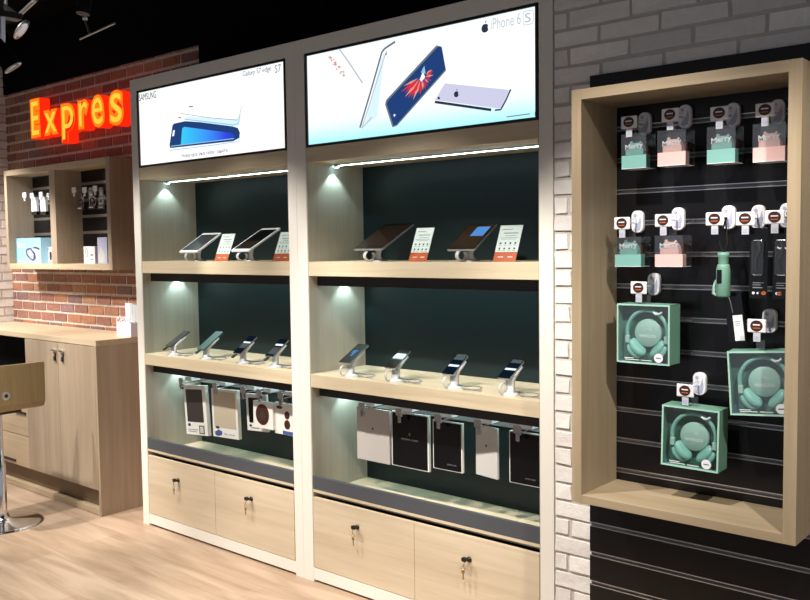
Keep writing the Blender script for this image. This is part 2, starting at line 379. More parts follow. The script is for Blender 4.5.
uB, lbB = unit(*XB, 'right shelving unit, its light box showing four phones and an apple mark', ((-2.599, .313), (-1.996, .306)))
gradient('screen_a', [(0, (1, 1, 1, 1)), (.93, (1, 1, 1, 1)), (1, (.86, 1, 1, 1))], 2, Z['db'], Z['dt'], SCR)
gradient('screen_b', [(0, (.34, .86, .95, 1)), (.22, (.85, 1, 1, 1)), (.4, (1, 1, 1, 1)), (.9, (1, 1, 1, 1)), (1, (.8, 1, 1, 1))], 2, Z['db'], Z['dt'], SCR)
PY = .0065
for (X, mname, lbx) in ((XA, 'screen_a', lbA), (XB, 'screen_b', lbB)):
    MB().mat(mname).box(X[1]-X[0]+.011, X[2]-X[0]-.011, .007, .012, Z['db']+.011, Z['dt']-.011).build('screen', lbx)
def P(u, v, x0): q = aty(u, v, PY); return (q.x-x0, q.z)
def poster(lbx, x0, name, items, off=0):
    m = MB()
    y = PY
    for i, it in enumerate(items):
        yy = PY-off-.00035*i*(1 if len(items) < 22 else 0)
        m.mat(it[1])
        pts = [P(u, v, x0) for (u, v) in it[2]]
        if it[0] == 'p': m.prism(pts, yy-.0003, yy)
        else: stroke(m, pts, it[3], yy-.0001)
    return m.build(name, lbx)
s5 = lambda x, y: (165+x/9.53, 96+y/9.4)
gradient('print_screen', [(0, rgb(60, 205, 245)), (.5, rgb(60, 150, 250)), (.85, rgb(56, 70, 230)), (1, rgb(36, 70, 190))], 0, P(181, 130, XA[0])[0], P(234, 130, XA[0])[0], 1.05)
poster(lbA, XA[0], 'poster_print', [
    ('p', 'print_pale', [s5(190, 222), s5(205, 190), s5(700, 222), s5(722, 160), s5(735, 90), s5(712, 280), s5(660, 292)]),
    ('p', 'print_navy', [s5(x, y) for x, y in ((50, 490), (44, 460), (72, 275), (90, 258), (195, 236), (330, 245), (640, 285), (695, 300), (715, 345), (708, 395), (650, 425))]),
    ('p', 'print_screen', [s5(x, y) for x, y in ((152, 462), (165, 305), (185, 290), (640, 348), (668, 380), (640, 405))]),
    ('s', 'print_cyan_line', [s5(60, 472), s5(400, 432), s5(660, 400)], .004),
    ('s', 'print_cyan_line', [s5(50, 512), s5(400, 470), s5(700, 428), s5(716, 380)], .004),
    ('s', 'print_grey', [s5(150, 165), s5(430, 205), s5(690, 226), s5(712, 190), s5(722, 140), s5(732, 90)], .0025),
    ('s', 'print_cyan_line', [s5(190, 220), s5(420, 245), s5(650, 272), s5(700, 262), s5(716, 200)], .005),
    ('p', 'print_white', [s5(72, 380), s5(80, 325), s5(98, 320), s5(90, 375)]),
    ('s', 'print_grey', [s5(232, 100), s5(272, 100)], .006), ('s', 'print_grey', [s5(134, 200), s5(158, 208)], .006)])
def ptext(lbx, x0, s, mat, u0, v0, u1, v1, h, bold=0):
    a = P(u0, v0, x0); b = P(u1, v1, x0)
    text_obj('lettering', s, mat, a[0], a[1], b[0]-a[0], h, PY-.0015, lbx, bold=bold, dz=0)
ptext(lbA, XA[0], 'SAMSUNG', 'print_ink', 139.4, 101.3, 156.5, 97.6, .036, 0)
ptext(lbA, XA[0], 'Galaxy S7 edge', 'print_grey', 243, 78.2, 271.5, 73.5, .031)
ptext(lbA, XA[0], 'S7', 'print_grey', 275.2, 73.2, 281.2, 72.2, .036)
ptext(lbA, XA[0], 'Нова ера във телефоните', 'print_grey', 182, 158.8, 228, 153.5, .024)
s3 = lambda x, y: (290+x/3, y/3)
feat = []
cx, cy = 402, 232
for i in range(19):
    a = R(-60+i*11); r1 = 13+4*math.sin(i*1.9); r2 = 38+36*(i/18)+6*math.sin(i*2.7)
    if i > 11: r2 *= 1.15
    dx, dy = math.cos(a)*.55, math.sin(a)
    ca, sa = math.cos(R(32)), math.sin(R(32))
    ux, uy = dx*ca-dy*sa, dx*sa+dy*ca
    feat.append(('p', 'print_red' if i % 3 else 'print_rose', [s3(cx+ux*r1-uy*1.5, cy+uy*r1+ux*1.5), s3(cx+ux*(r1+r2)/2-uy*4, cy+uy*(r1+r2)/2+ux*4), s3(cx+ux*r2, cy+uy*r2), s3(cx+ux*(r1+r2)/2+uy*4, cy+uy*(r1+r2)/2-ux*4)]))
petals = []
random.seed(5)
for i in range(16):
    f = i/15; x = 118+f*50+random.uniform(-6, 6); y = 168+f*62+random.uniform(-7, 7); w = random.uniform(3, 6)
    petals.append(('p', random.choice(['print_rose', 'print_rose', 'print_lightgrey']), [s3(x-w, y), s3(x, y-w*.7), s3(x+w*.9, y+w*.3), s3(x, y+w)]))
poster(lbB, XB[0], 'poster_print', [
    ('p', 'print_pale', [s3(274, 175), s3(284, 158), s3(262, 350), s3(222, 382)]),
    ('s', 'print_grey', [s3(316, 125), s3(284, 146), s3(276, 156), s3(246, 262), s3(210, 383)], .009),
    ('s', 'print_lightgrey', [s3(290, 152), s3(262, 240), s3(216, 385), s3(246, 352)], .006),
    ('p', 'print_grey', [s3(286, 165), s3(289, 158), s3(292, 160), s3(289, 167)]),
    ('p', 'print_grey', [s3(440, 136), s3(456, 140), s3(469, 212), s3(322, 377), s3(308, 382), s3(286, 314), s3(289, 300)]),
    ('p', 'print_navy', [s3(446, 139), s3(456, 143), s3(467, 208), s3(320, 374), s3(312, 378), s3(291, 312), s3(294, 303)]),
    ('s', 'print_white', [s3(313, 344), s3(316, 348)], .009),
    ('p', 'print_lavender', [s3(466, 250), s3(662, 270), s3(640, 318), s3(630, 326), s3(450, 302), s3(436, 300)]),
    ('s', 'print_ink', [s3(436, 306), s3(520, 318), s3(605, 330)], .010),
    ('s', 'print_ink', [s3(616, 331), s3(634, 329), s3(650, 300), s3(664, 268)], .006),
    ('p', 'print_ink', [s3(444, 292), s3(450, 290), s3(452, 297), s3(446, 299)]),
    ('s', 'print_lightgrey', [s3(128, 148), s3(132, 158)], .004),
    ('s', 'print_lightgrey', [s3(146, 142), s3(182, 192), s3(220, 250)], .008),
    ('s', 'print_grey', [s3(652, 351), s3(722, 342)], .0035), ('p', 'print_ink', [s3(737, 336), s3(741, 336), s3(741, 347), s3(737, 348)])])
poster(lbB, XB[0], 'petal_print', petals, .001)
feat = [('p', 'print_white', [s3(392, 240), s3(402, 214), s3(408, 232), s3(398, 246)]), ('p', 'print_cyan_line', [s3(396, 218), s3(406, 198), s3(410, 222)])]+feat
poster(lbB, XB[0], 'feather_print', feat, .006)
def apple(m, cx, cz, r, y, t=.0004):    # round body with a bite at the right and a leaf
    pts = []
    for i in range(30):
        a = 2*math.pi*i/30; rr = r*(1-.10*max(0, math.cos(a-math.pi/2))**6-.06*max(0, math.cos(a+math.pi/2))**8)
        x = rr*math.cos(a)*.95; z = rr*math.sin(a)
        bx, bz = x-r*1.12, z-r*.1
        if math.hypot(bx, bz) < r*.45:
            k = r*.45/math.hypot(bx, bz); x = r*1.12+bx*k; z = r*.1+bz*k
        pts.append((cx+x, cz+z))
    m.prism(pts, y-t, y)
    m.prism([(cx, cz+r*1.05), (cx+r*.1, cz+r*1.4), (cx+r*.42, cz+r*1.62), (cx+r*.35, cz+r*1.25)], y-t, y)
m = MB().mat('print_ink'); q = P(485.2, 28.2, XB[0]); apple(m, q[0], q[1], .017, PY-.001); m.build('apple_mark', lbB); m = MB().mat('print_ink')
q = P(457.3, 94.4, XB[0]); apple(m, q[0], q[1], .012, PY-.006); m.build('apple_mark', lbB)
ptext(lbB, XB[0], 'iPhone 6', 'print_lightgrey', 491, 30.2, 521, 24, .042)
a = P(524.0, 24.5, XB[0]); text_obj('lettering', 's', 'print_lightgrey', a[0]+.004, a[1]+.004, .026, .034, PY-.0015, lbB)
m = MB().mat('print_lightgrey'); stroke(m, rrect(.042, .048, .008, cx=a[0]+.018, cz=a[1]+.021)+[rrect(.042, .048, .008, cx=a[0]+.018, cz=a[1]+.021)[0]], .003, PY-.0004); m.build('lettering', lbB)

# ------------------------------------------------------------------ tablets, phones, cards
def slab(name, w, L, t, body, rad, parent):
    return MB().mat(body).prism([(x, y+L/2) for x, y in rrect(w, L, rad)], -t, 0, 'xy').build(name, parent, .0008)
def device(kind, label, cat, loc, tilt, w, L, t, body, scr, group, extra=(), rz=0, bez=.008, endb=.018):
    d = thing(kind, label, cat, loc, (tilt, 0, rz), group)
    slab('body', w, L, t, body, min(.009, w*.12), d)
    s = MB().mat(scr).prism([(x, y+L/2) for x, y in rrect(w-2*bez, L-2*endb, .001, 1)], .0001, .0006, 'xy').build('screen', d)
    for i, (m, x0, x1, y0, y1) in enumerate(extra):
        MB().mat(m).box(w*x0, w*x1, L*y0, L*y1, .0006, .0009+.0002*i).build('screen_image', s)
    return d
def tablet_stand(label, x, y, tilt, L, zf, front):
    """aluminium stand: foot, bent arm up to the tablet's back, open ring in front"""
    t = thing('tablet_stand', label, 'stand', (x, y, Z['s1t']+.0003), group='tablet stands on the upper shelves')
    cy = front+L/2*math.cos(tilt)-y; cz = zf+L/2*math.sin(tilt)-Z['s1t']
    nrm = (math.sin(tilt), -math.cos(tilt))         # below the tablet
    cy += nrm[0]*.012; cz += nrm[1]*.012
    MB().mat('silver_plastic').lathe([(.036, 0), (.036, .003), (.030, .005), (.012, .006)], (0, 0, 0), n=28).build('base', t)
    path = [(0, .004), (-.004, .014), (-.006, .026), (-.002, cz*.55), (cy*.45, cz*.8), (cy*.8, cz*.93), (cy, cz)]
    MB().mat('silver_plastic').ribbon(path, [.046, .034, .026, .026, .034, .04, .044], .008).build('arm', t)
    e = (math.cos(tilt)*.034, math.sin(tilt)*.034)
    MB().mat('silver_plastic').ribbon([(cy-e[0], cz-e[1]), (cy, cz), (cy+e[0], cz+e[1])], .056, .008).build('head_plate', t)
    ring = []
    for i in range(15):
        a = R(120+i*20); ring.append((-.050+.024*math.cos(a)*1.25, .0245+.0205*math.sin(a)))
    MB().mat('silver_plastic').ribbon(ring, .016, .004, -.012).build('cable_ring', t)
    return t
TB = [  # x0, x1, front y, front z, tilt, length, body, screen, label
    (-3.905, -3.745, .035, 1.5165, 31.5, .190, 'tablet_white', 'screen_grey', 'small white tablet on a silver stand, leftmost on the upper shelves', ()),
    (-3.485, -3.342, .045, 1.521, 28.2, .236, 'tablet_white', 'screen_black', 'white tablet with a long black screen beside the left unit post', ()),
    (-2.637, -2.468, .04, 1.5225, 27.0, .242, 'phone_silver', 'screen_black', 'large black tablet with a dim brown screen, left on the right unit', (('bronze_screen', -.44, .44, .08, .92),)),
    (-2.127, -1.990, .04, 1.5165, 32.6, .190, 'phone_silver', 'screen_black', 'black tablet showing a bright blue panel on its brown screen', (('bronze_screen', -.44, .44, .08, .92), ('scr_blue', -.08, .38, .5, .86),))]
SL = ['silver stand under the small white tablet, leftmost', 'silver stand under the white tablet with the long black screen', 'silver stand under the large black tablet with the brown screen', 'silver stand under the black tablet with the blue panel']
for (x0, x1, fy, fz, tl, L, body, scr, lab, ex), sl in zip(TB, SL):
    device('tablet', lab, 'tablet', ((x0+x1)/2, fy, fz), R(tl), x1-x0, L, .009, body, scr, 'display tablets on the upper shelves', ex, **(dict(bez=.0008, endb=.001) if body == 'phone_silver' else {}))
    tablet_stand(sl, (x0+x1)/2, fy+.075, R(tl), L, fz, fy)
PH = [
    (-4.052, -4.000, .035, 1.010, 30, .146, 'phone_grey', 'phone_grey', 'dark grey phone tilted flat, leftmost on the lower shelf of the left unit', (), 0),
    (-3.775, -3.713, .038, 1.011, 33, .152, 'phone_teal', 'phone_teal', 'greenish phone, second from the left on the lower left shelf', (), 0),
    (-3.478, -3.415, .038, 1.011, 35.5, .134, 'phone_silver', 'scr_deep', 'slim phone with a white band across its screen, third on the lower left shelf', (('scr_white', -.42, .42, .58, .66), ('black', -.42, .42, .3, .56)), 0),
    (-3.236, -3.174, .038, 1.014, 35, .128, 'phone_silver', 'scr_deep', 'phone beside the left unit post with a white band high on its screen', (('scr_white', -.42, .42, .60, .70), ('black', -.42, .42, .12, .5)), 0),
    (-2.738, -2.670, .04, 1.021, 28.5, .147, 'phone_silver', 'screen_black', 'phone with a pale blue flower on its black screen, leftmost in the right unit', (('scr_blue', -.10, .06, .36, .62), ('scr_blue', -.2, .16, .6, .66), ('scr_blue', -.24, -.14, .5, .64)), 0),
    (-2.468, -2.408, .04, 1.019, 31, .128, 'phone_silver', 'screen_black', 'black screened phone with a white bar near its top, second in the right unit', (('scr_white', -.42, .42, .66, .78),), 0),
    (-2.158, -2.098, .04, 1.019, 33, .124, 'phone_silver', 'scr_deep', 'phone with a white bar across the middle and black top, third in the right unit', (('scr_white', -.42, .42, .38, .48), ('black', -.42, .42, .72, 1.0), ), 0),
    (-1.889, -1.831, .04, 1.026, 29, .120, 'phone_silver', 'scr_deep', 'phone with a white bar across its screen, rightmost near the brick wall', (('scr_white', -.42, .42, .44, .54), ('black', -.42, .42, .82, 1.0)), 0)]
def phone_stand(label, x, y, tilt, L, zf, fy, dark):
    t = thing('phone_stand', label, 'stand', (x, y, Z['s2t']+.0003), group='phone stands on the lower shelves')
    cy = fy+L*.52*math.cos(tilt)-y; cz = zf+L*.52*math.sin(tilt)-Z['s2t']; cy += math.sin(tilt)*.0115; cz -= math.cos(tilt)*.0115
    MB().mat('frost').lathe([(.036, 0), (.036, .003), (.028, .006), (.018, .012), (.015, .02)], n=24).build('base', t)
    MB().mat('frost').ribbon([(0, .01), (-.001, .022), (.002, cz*.62), (cy*.5, cz*.82), (cy*.9, cz*.97), (cy, cz)], [.044, .036, .032, .034, .038, .042], .014).build('column', t)
    e = (math.cos(tilt)*.03, math.sin(tilt)*.03)
    MB().mat('frost').ribbon([(cy-e[0], cz-e[1]), (cy, cz), (cy+e[0], cz+e[1])], .044, .007).build('head_plate', t)
    c0 = (cy-e[0], cz-e[1]); pts = []
    if dark:
        MB().mat('cable_black').ribbon([(fy-y-.002, zf-Z['s2t']-.004), (fy-y-.018, zf-Z['s2t']-.012), (fy-y-.028, zf-Z['s2t']-.018)], .018, .006, -.012).build('charging_plug', t)
    else:
        ring = []
        for i in range(12):
            a = R(60+i*21); ring.append((-.03+.014*math.cos(a)*1.6, .026+.022*math.sin(a)))
        MB().mat('frost').ribbon(ring, .007, .003, -.014).build('cable_ring', t)
    pts = [(0, .01, .014), (.02, .045, .003), (.06, .07, .003), (.10, .05, .003), (.11, .01, .003), (.08, -.02, .003), (.055, -.015, .003), (.07, .0, .003), (.11, -.015, .003), (.15, -.012, .003)]
    sm = []
    for i in range(len(pts)-1):
        p0 = Vector(pts[max(i-1, 0)]); p1 = Vector(pts[i]); p2 = Vector(pts[i+1]); p3 = Vector(pts[min(i+2, len(pts)-1)])
        for k in range(5):
            u = k/5; sm.append(.5*((2*p1)+(p2-p0)*u+(2*p0-5*p1+4*p2-p3)*u*u+(3*p1-p0-3*p2+p3)*u**3))
    if x+.15 < (XA[2] if x < -3 else XB[2]):
        MB().mat('cable').tube(sm, .0016, 6).build('tether_cable', t)
    else:
        MB().mat('cable').tube([p for p in sm if p.x < (XA[2] if x < -3 else XB[2])-x-.01 and True][:28], .0016, 6).build('tether_cable', t)
    return t
PSL = ['clear white stand under the dark grey phone, leftmost', 'clear white stand under the greenish phone', 'clear white stand under the third phone of the left unit', 'clear white stand under the phone beside the left unit post',
       'clear white stand under the phone with the blue flower screen', 'clear white stand under the black screened phone, second in the right unit', 'clear white stand under the third phone of the right unit', 'clear white stand under the rightmost phone near the brick wall']
for i, ((x0, x1, fy, fz, tl, L, body, scr, lab, ex, rz), sl) in enumerate(zip(PH, PSL)):
    device('phone', lab, 'phone', ((x0+x1)/2, fy, fz), R(tl), x1-x0, L, .007, body, scr, 'display phones on the lower shelves', ex, bez=.0008, endb=.001)
    phone_stand(sl, (x0+x1)/2+.012, fy+.03, R(tl), L, fz, fy, i < 4)
def card(label, x, y, w, h=.1505, lean=.058, flip=False):
    ang = math.atan2(lean, .14)
    t = thing('price_card', label, 'price card', (x, y, Z['s1t']), (-ang, 0, 0), 'price cards beside the tablets')
    MB().mat('card_white').box(0, w, 0, .0012, .0405, h).mat('card_orange').box(0, w, 0, .0012, .001, .04).build('printed_card', t)
    m = MB().mat('ink_grey')
    for (zz, a, b, th) in ((h-.018, .12, .6, .0022), (h-.034, .22, .86, .0032), (h-.044, .3, .8, .0016), (h-.052, .1, .9, .0014), (h-.058, .15, .8, .0014)):
        m.box(w*a, w*b, -.0004, 0, zz, zz+th)
    m.mat('ink')
    for r_ in range(2):
        for c_ in range(4):
            cx = w*(.17+.22*c_); cz = h-.074-r_*.022
            m.prism(circ(.0042, 8, cx, cz) if (c_+r_) % 2 else rrect(.008, .007, .001, 1, cx, cz), -.0004, 0); m.box(cx-.007, cx+.007, -.0003, 0, cz-.009, cz-.0078)
    m.build('printed_text', t)
    m = MB().mat('card_white'); m.box(w*.18, w*.42, -.0004, 0, .018, .0215); m.box(w*.62, w*.84, -.0004, 0, .018, .0215); m.build('price_text', t)
    MB().mat('clear_pane').box(-.001, w+.001, -.0025, -.0013, 0, h+.001).build('acrylic_holder', t)
    return t
card('white and orange price card between the two white tablets', -3.65, .07, .105)
card('white and orange price card half hidden by the left unit post', -3.2, .07, .113)
card('white and orange price card beside the large brown screened tablet', -2.348, .07, .094)
card('white and orange price card right of the tablet with the blue panel', -1.925, .07, .102)

# ------------------------------------------------------------------ hanging goods in the lower bays
def bay_hook(label, x, z, group, y=.12):
    t = thing('display_hook', label, 'hook', (x, .335, z), group=group)
    d = y-.335
    MB().mat('white_plastic').box(-.030, .030, -.030, -.0005, -.012, .016).build('rail_clamp', t, .003)
    MB().mat('chrome').tube([(-.012, -.02, .004), (-.012, d, .004)], .0022, 8).tube([(.012, -.02, -.006), (.012, d+.01, -.006)], .0022, 8).build('prong', t)
    MB().mat('tag_grey').prism(rrect(.036, .034, .008, cz=.006), d-.006, d-.001).build('end_plate', t, .001)
    MB().mat('chrome').prism(rrect(.018, .030, .005, cx=.006, cz=-.024), d-.010, d+.004).build('security_lock', t, .001)
    MB().mat('white_plastic').box(-.010, .046, d+.03, d+.09, .004, .024).build('stop_lock', t, .003)
    return t
def hang_pack(kind, label, cat, cx, ztop, w, h, y, d, body, group, rz=0, fn=None, lean=0):
    t = thing(kind, label, cat, (cx, y, ztop), (0, lean, rz), group)
    MB().mat(body).box(-w/2, w/2, 0, d, -h, 0).build('box', t, .0018)
    MB().mat('clear_cover').prism([(-.014, 0), (.014, 0), (.014, .02), (.006, .026), (-.006, .026), (-.014, .02)], d*.5, d*.5+.0012).build('hanging_tab', t)
    if fn: fn(t, w, h)
    return t
def win(mat, a, b, c, e, name='product_window'):
    return lambda t, w, h: MB().mat(mat).prism(rrect(w*(b-a), h*(e-c), .006, cx=w*((a+b)/2-.5), cz=-h*((c+e)/2)), -.0008, .0002).build(name, t, .0003)
def f_A1(t, w, h):
    win('case_dark', .1, .86, .08, .74, 'case')(t, w, h)
    m = MB().mat('ink'); m.prism(circ(.012, 16, -w*.33, -h*.80, 1.2, .7), -.001, 0); m.box(-w*.4, w*.05, -.0006, 0, -h*.9, -h*.89); m.box(-w*.4, 0, -.0006, 0, -h*.94, -h*.93); m.build('printed_text', t)
    MB().mat('case_dark').box(w*.12, w*.36, -.0008, 0, -h*.97, -h*.80).mat('case_silver').box(w*.16, w*.32, -.0012, -.0006, -h*.95, -h*.82).build('printed_picture', t)
def f_A2(t, w, h):
    win('sand_case', .08, .93, .05, .8, 'case')(t, w, h)
    m = MB().mat('ink'); m.prism(circ(.012, 16, -w*.3, -h*.80, 1.4, .6), -.0012, 0); m.build('printed_text', t)
    MB().mat('blue_print').prism([(-w*.42, -h*.9), (-w*.26, -h*.84), (-w*.12, -h*.88), (-w*.14, -h*.95), (-w*.3, -h*.98), (-w*.4, -h*.96)], -.0008, 0).build('printed_picture', t)
    text_obj('lettering', 'flip cover', 'ink_grey', -w*.05, -h*.95, w*.42, .014, -.0006, t)
def f_A3(t, w, h):
    win('case_black', .12, .72, .1, .78, 'case')(t, w, h)
    m = MB().mat('ink'); m.prism(circ(.009, 12, -w*.32, -h*.86, 1.2, .7), -.001, 0); m.box(-w*.3, w*.1, -.0006, 0, -h*.93, -h*.91); m.build('printed_text', t)
def f_A4(t, w, h):
    m = MB().mat('brown_dot').prism(circ(.05, 32, -w*.02, -h*.48, 1, 1.05), -.0015, 0); m.mat('case_dark').prism(circ(.022, 24, -w*.02, -h*.5), -.002, -.001); m.build('round_case', t)
def f_A5(t, w, h):
    m = MB().mat('ink').prism(circ(.012, 12, -w*.25, -h*.14, 1.9, .7), -.001, 0); m.build('printed_text', t)
    MB().mat('brown_dot').prism(circ(.018, 20, w*.12, -h*.36, 1, 1.1), -.0015, 0).prism(circ(.021, 20, w*.12, -h*.66, 1, 1.1), -.0015, 0).build('round_case', t)
    MB().mat('blue_print').box(-w*.1, w*.4, -.001, 0, -h*.98, -h*.87).build('printed_strip', t)
GA = 'phone covers hanging in the lower bay of the left unit'; GB = 'tablet covers hanging in the lower bay of the right unit'
hang_pack('phone_cover_pack', 'white box with a dark brown phone cover, leftmost under the lower left shelf', 'phone cover', -3.965, .787, .222, .272, .15, .022, 'box_white', GA, R(-5), f_A1, R(-5))
hang_pack('phone_cover_pack', 'white box with a sand beige cover window and blue picture, second from left', 'phone cover', -3.704, .790, .215, .258, .15, .022, 'box_white', GA, 0, f_A2, R(-2))
hang_pack('phone_cover_pack', 'small white pack with a black cover, half behind the round windowed pack', 'phone cover', -3.470, .785, .158, .19, .17, .018, 'box_white', GA, 0, f_A3, R(-3))
hang_pack('phone_cover_pack', 'wide white pack with a large dark brown disc', 'phone cover', -3.355, .766, .150, .135, .12, .02, 'box_white', GA, 0, f_A4)
hang_pack('phone_cover_pack', 'white pack with two brown discs and a blue strip beside the left unit post', 'phone cover', -3.21, .770, .150, .155, .135, .02, 'box_white', GA, 0, f_A5)
for x, lab in ((-4.012, 'silver hook holding the dark brown phone cover'), (-3.715, 'silver hook holding the sand beige cover'), (-3.485, 'silver hook holding the small black cover'), (-3.36, 'silver hook holding the pack with the large brown disc'), (-3.2, 'silver hook holding the pack beside the left unit post')):
    bay_hook(lab, x, .808, 'silver hooks in the lower left bay', .105)
def f_B(kind):
    def f(t, w, h):
        if kind in ('black', 'black2'):
            MB().mat('case_black').prism(rrect(w*.93, h*.96, .004, cz=-h*.5), -.0012, .0002).build('cover', t)
        if kind != 'black2':
            m = MB().mat('ink_grey' if kind == 'black' else 'ink'); apple(m, 0, -h*.38, .0055, -.0013 if kind == 'black' else -.0001); m.build('apple_mark', t)
            if kind != 'plain': text_obj('lettering', 'smart case', 'ink_grey', -w*.22, -h*.49, w*.44, .007, -.0014 if kind == 'black' else -.0002, t)
        else:
            text_obj('lettering', 'smart case', 'ink_grey', w*.0, -h*.88, w*.3, .006, -.0014, t)
    return f
hang_pack('tablet_cover_pack', 'silver grey tablet cover box with a small apple mark, leftmost in the lower right bay', 'tablet cover', -2.638, .806, .198, .240, .15, .014, 'case_grey', GB, 0, f_B('grey'))
hang_pack('tablet_cover_pack', 'large black tablet cover box with white edges and apple mark', 'tablet cover', -2.421, .810, .212, .242, .15, .014, 'box_white', GB, 0, f_B('black'))
hang_pack('tablet_cover_pack', 'smaller black cover box with white edges, third in the lower right bay', 'tablet cover', -2.216, .799, .155, .208, .15, .014, 'box_white', GB, 0, f_B('black2'))
hang_pack('tablet_cover_pack', 'narrow pale silver cover box twisted on its hook', 'tablet cover', -2.018, .803, .122, .206, .15, .012, 'case_silver', GB, R(-10), f_B('plain'))
hang_pack('tablet_cover_pack', 'black cover box with a white left edge, nearest the brick wall', 'tablet cover', -1.832, .802, .152, .208, .15, .014, 'box_white', GB, 0, f_B('black2'))
for x, lab in ((-2.672, 'silver hook holding the silver grey tablet cover'), (-2.452, 'silver hook holding the large black tablet cover'), (-2.238, 'silver hook holding the smaller black cover'), (-2.035, 'silver hook holding the narrow pale cover'), (-1.848, 'silver hook nearest the brick wall')):
    bay_hook(lab, x, .812, 'silver hooks in the lower right bay', .12)

# ------------------------------------------------------------------ slatwall and its wooden frame
sx0, sx1, sz0, sz1, ys = -1.4605, -.35, .0, 2.096, -.02
t = thing('slatwall', 'glossy black slatwall with metal grooves on the white brick wall', 'slatwall', ((sx0+sx1)/2, 0, 0))
step = .1037; gz = [1.9085-step*i for i in range(19) if 1.9085-step*i > .02]+[1.9085+step]
gz = sorted([z for z in gz if z < sz1-.02]); edges = [sz0]+gz+[sz1]
hx = (sx1-sx0)/2
m = MB().mat('slat_black')
for i in range(len(edges)-1):
    m.box(-hx, hx, ys, -.004, edges[i]+(.0075 if i else 0), edges[i+1]-(.0075 if i < len(edges)-2 else 0))
m.build('panel', t)
MB().mat('slat_dark').box(-hx, hx, -.0038, -.0005, sz0, sz1).build('backing', t)
for z in gz:
    MB().mat('aluminium').box(-hx+.002, hx-.002, ys-.0022, -.012, z+.0052, z+.0080).box(-hx+.002, hx-.002, ys-.0022, -.012, z-.0080, z-.0052).mat('groove').box(-hx+.002, hx-.002, -.012, -.005, z-.0080, z+.0080).build('groove_rail', t)
bx0, bx1, bz0, bz1 = -1.3929, -.7096, .7073, 2.0094; ix0, ix1, iz0, iz1 = -1.3588, -.7443, .7341, 1.9772; yb = -.2624
t = thing('display_case', 'deep oak frame mounted on the black slatwall around the hooks', 'display case', ((bx0+bx1)/2, ys, bz0))
cx = (bx0+bx1)/2
def fb(mt, a, b, c, d, n): MB().mat(mt).box(a-cx, b-cx, yb-ys, -.0022, c-bz0, d-bz0).build(n, t, .0008)
fb('box_oak_z', bx0, ix0, bz0, bz1, 'side_board'); fb('box_oak_z', ix1, bx1, bz0, bz1, 'side_board')
fb('box_oak_x', ix0, ix1, iz1, bz1, 'top_board'); fb('box_oak_x', ix0, ix1, bz0, iz0, 'bottom_board')

HG = 'white hooks with brown stickers on the black slatwall'
def slat_hook():
    t = thing('slatwall_hook', 'x', 'hook', group=HG)
    m = MB().mat('white_plastic').prism([(x, z) for x, z in rrect(.041, .072, .018, 6, 0, .004)], -.020, -.0015, smooth=True); m.build('base_plate', t, .003)
    m = MB().mat('lavender').prism(circ(.0055, 12, -.006, .024), -.0212, -.0198).prism([(-.012, -.022), (-.002, -.026), (.011, -.022), (.015, .0), (.012, .022), (.006, .004), (-.004, -.008)], -.0212, -.0198); m.build('inset', t)
    MB().mat('chrome').tube([(-.002, -.018, 0), (-.002, -.085, 0), (-.002, -.122, -.010)], .0028, 8).tube([(-.002, -.018, .014), (-.002, -.122, .006)], .0014, 6).build('prong', t)
    MB().mat('white_plastic').box(-.027, .027, -.128, -.122, -.022, .017).build('label_plate', t, .003)
    m = MB().mat('brown_dot').prism(circ(.0158, 24, 0, -.002, 1.1, 1), -.1292, -.1278); m.mat('white_plastic'); m.box(-.010, .010, -.1298, -.129, -.001, .0025); m.mat('orange_dot').box(-.010, .010, -.1297, -.129, -.010, -.0075)
    m.build('sticker', t)
    m = MB().mat('silver_plastic').box(-.010, .010, -.126, -.121, -.048, -.022).mat('lavender').box(-.006, .006, -.1266, -.1258, -.043, -.031); m.build('security_tag', t, .001)
    return t
hooks = [(-1.256, 1.911, 'above the leftmost mint gift box, top row'), (-1.122, 1.920, 'above the left pink gift box, top row'), (-.972, 1.909, 'above the mint gift box third in the top row'), (-.842, 1.904, 'above the pink gift box at the top right'),
         (-1.279, 1.597, 'above the mint gift box of the second row'), (-1.142, 1.602, 'above the pink gift box of the second row'), (-.983, 1.602, 'above the mint bottle shaped speaker'), (-.894, 1.600, 'above the left black blister card'), (-.812, 1.602, 'above the black blister card against the frame'),
         (-1.222, 1.394, 'above the upper left boxed headphones'), (-.858, 1.292, 'above the boxed headphones cut by the frame'), (-1.069, 1.084, 'above the lowest boxed headphones')]
h0 = slat_hook()
for i, (x, z, l) in enumerate(hooks):
    if i == 0: h0.location = (x, ys, z); h0['label'] = 'white hook with brown sticker '+l
    else: dup(h0, (x, ys, z), 'white hook with brown sticker '+l)

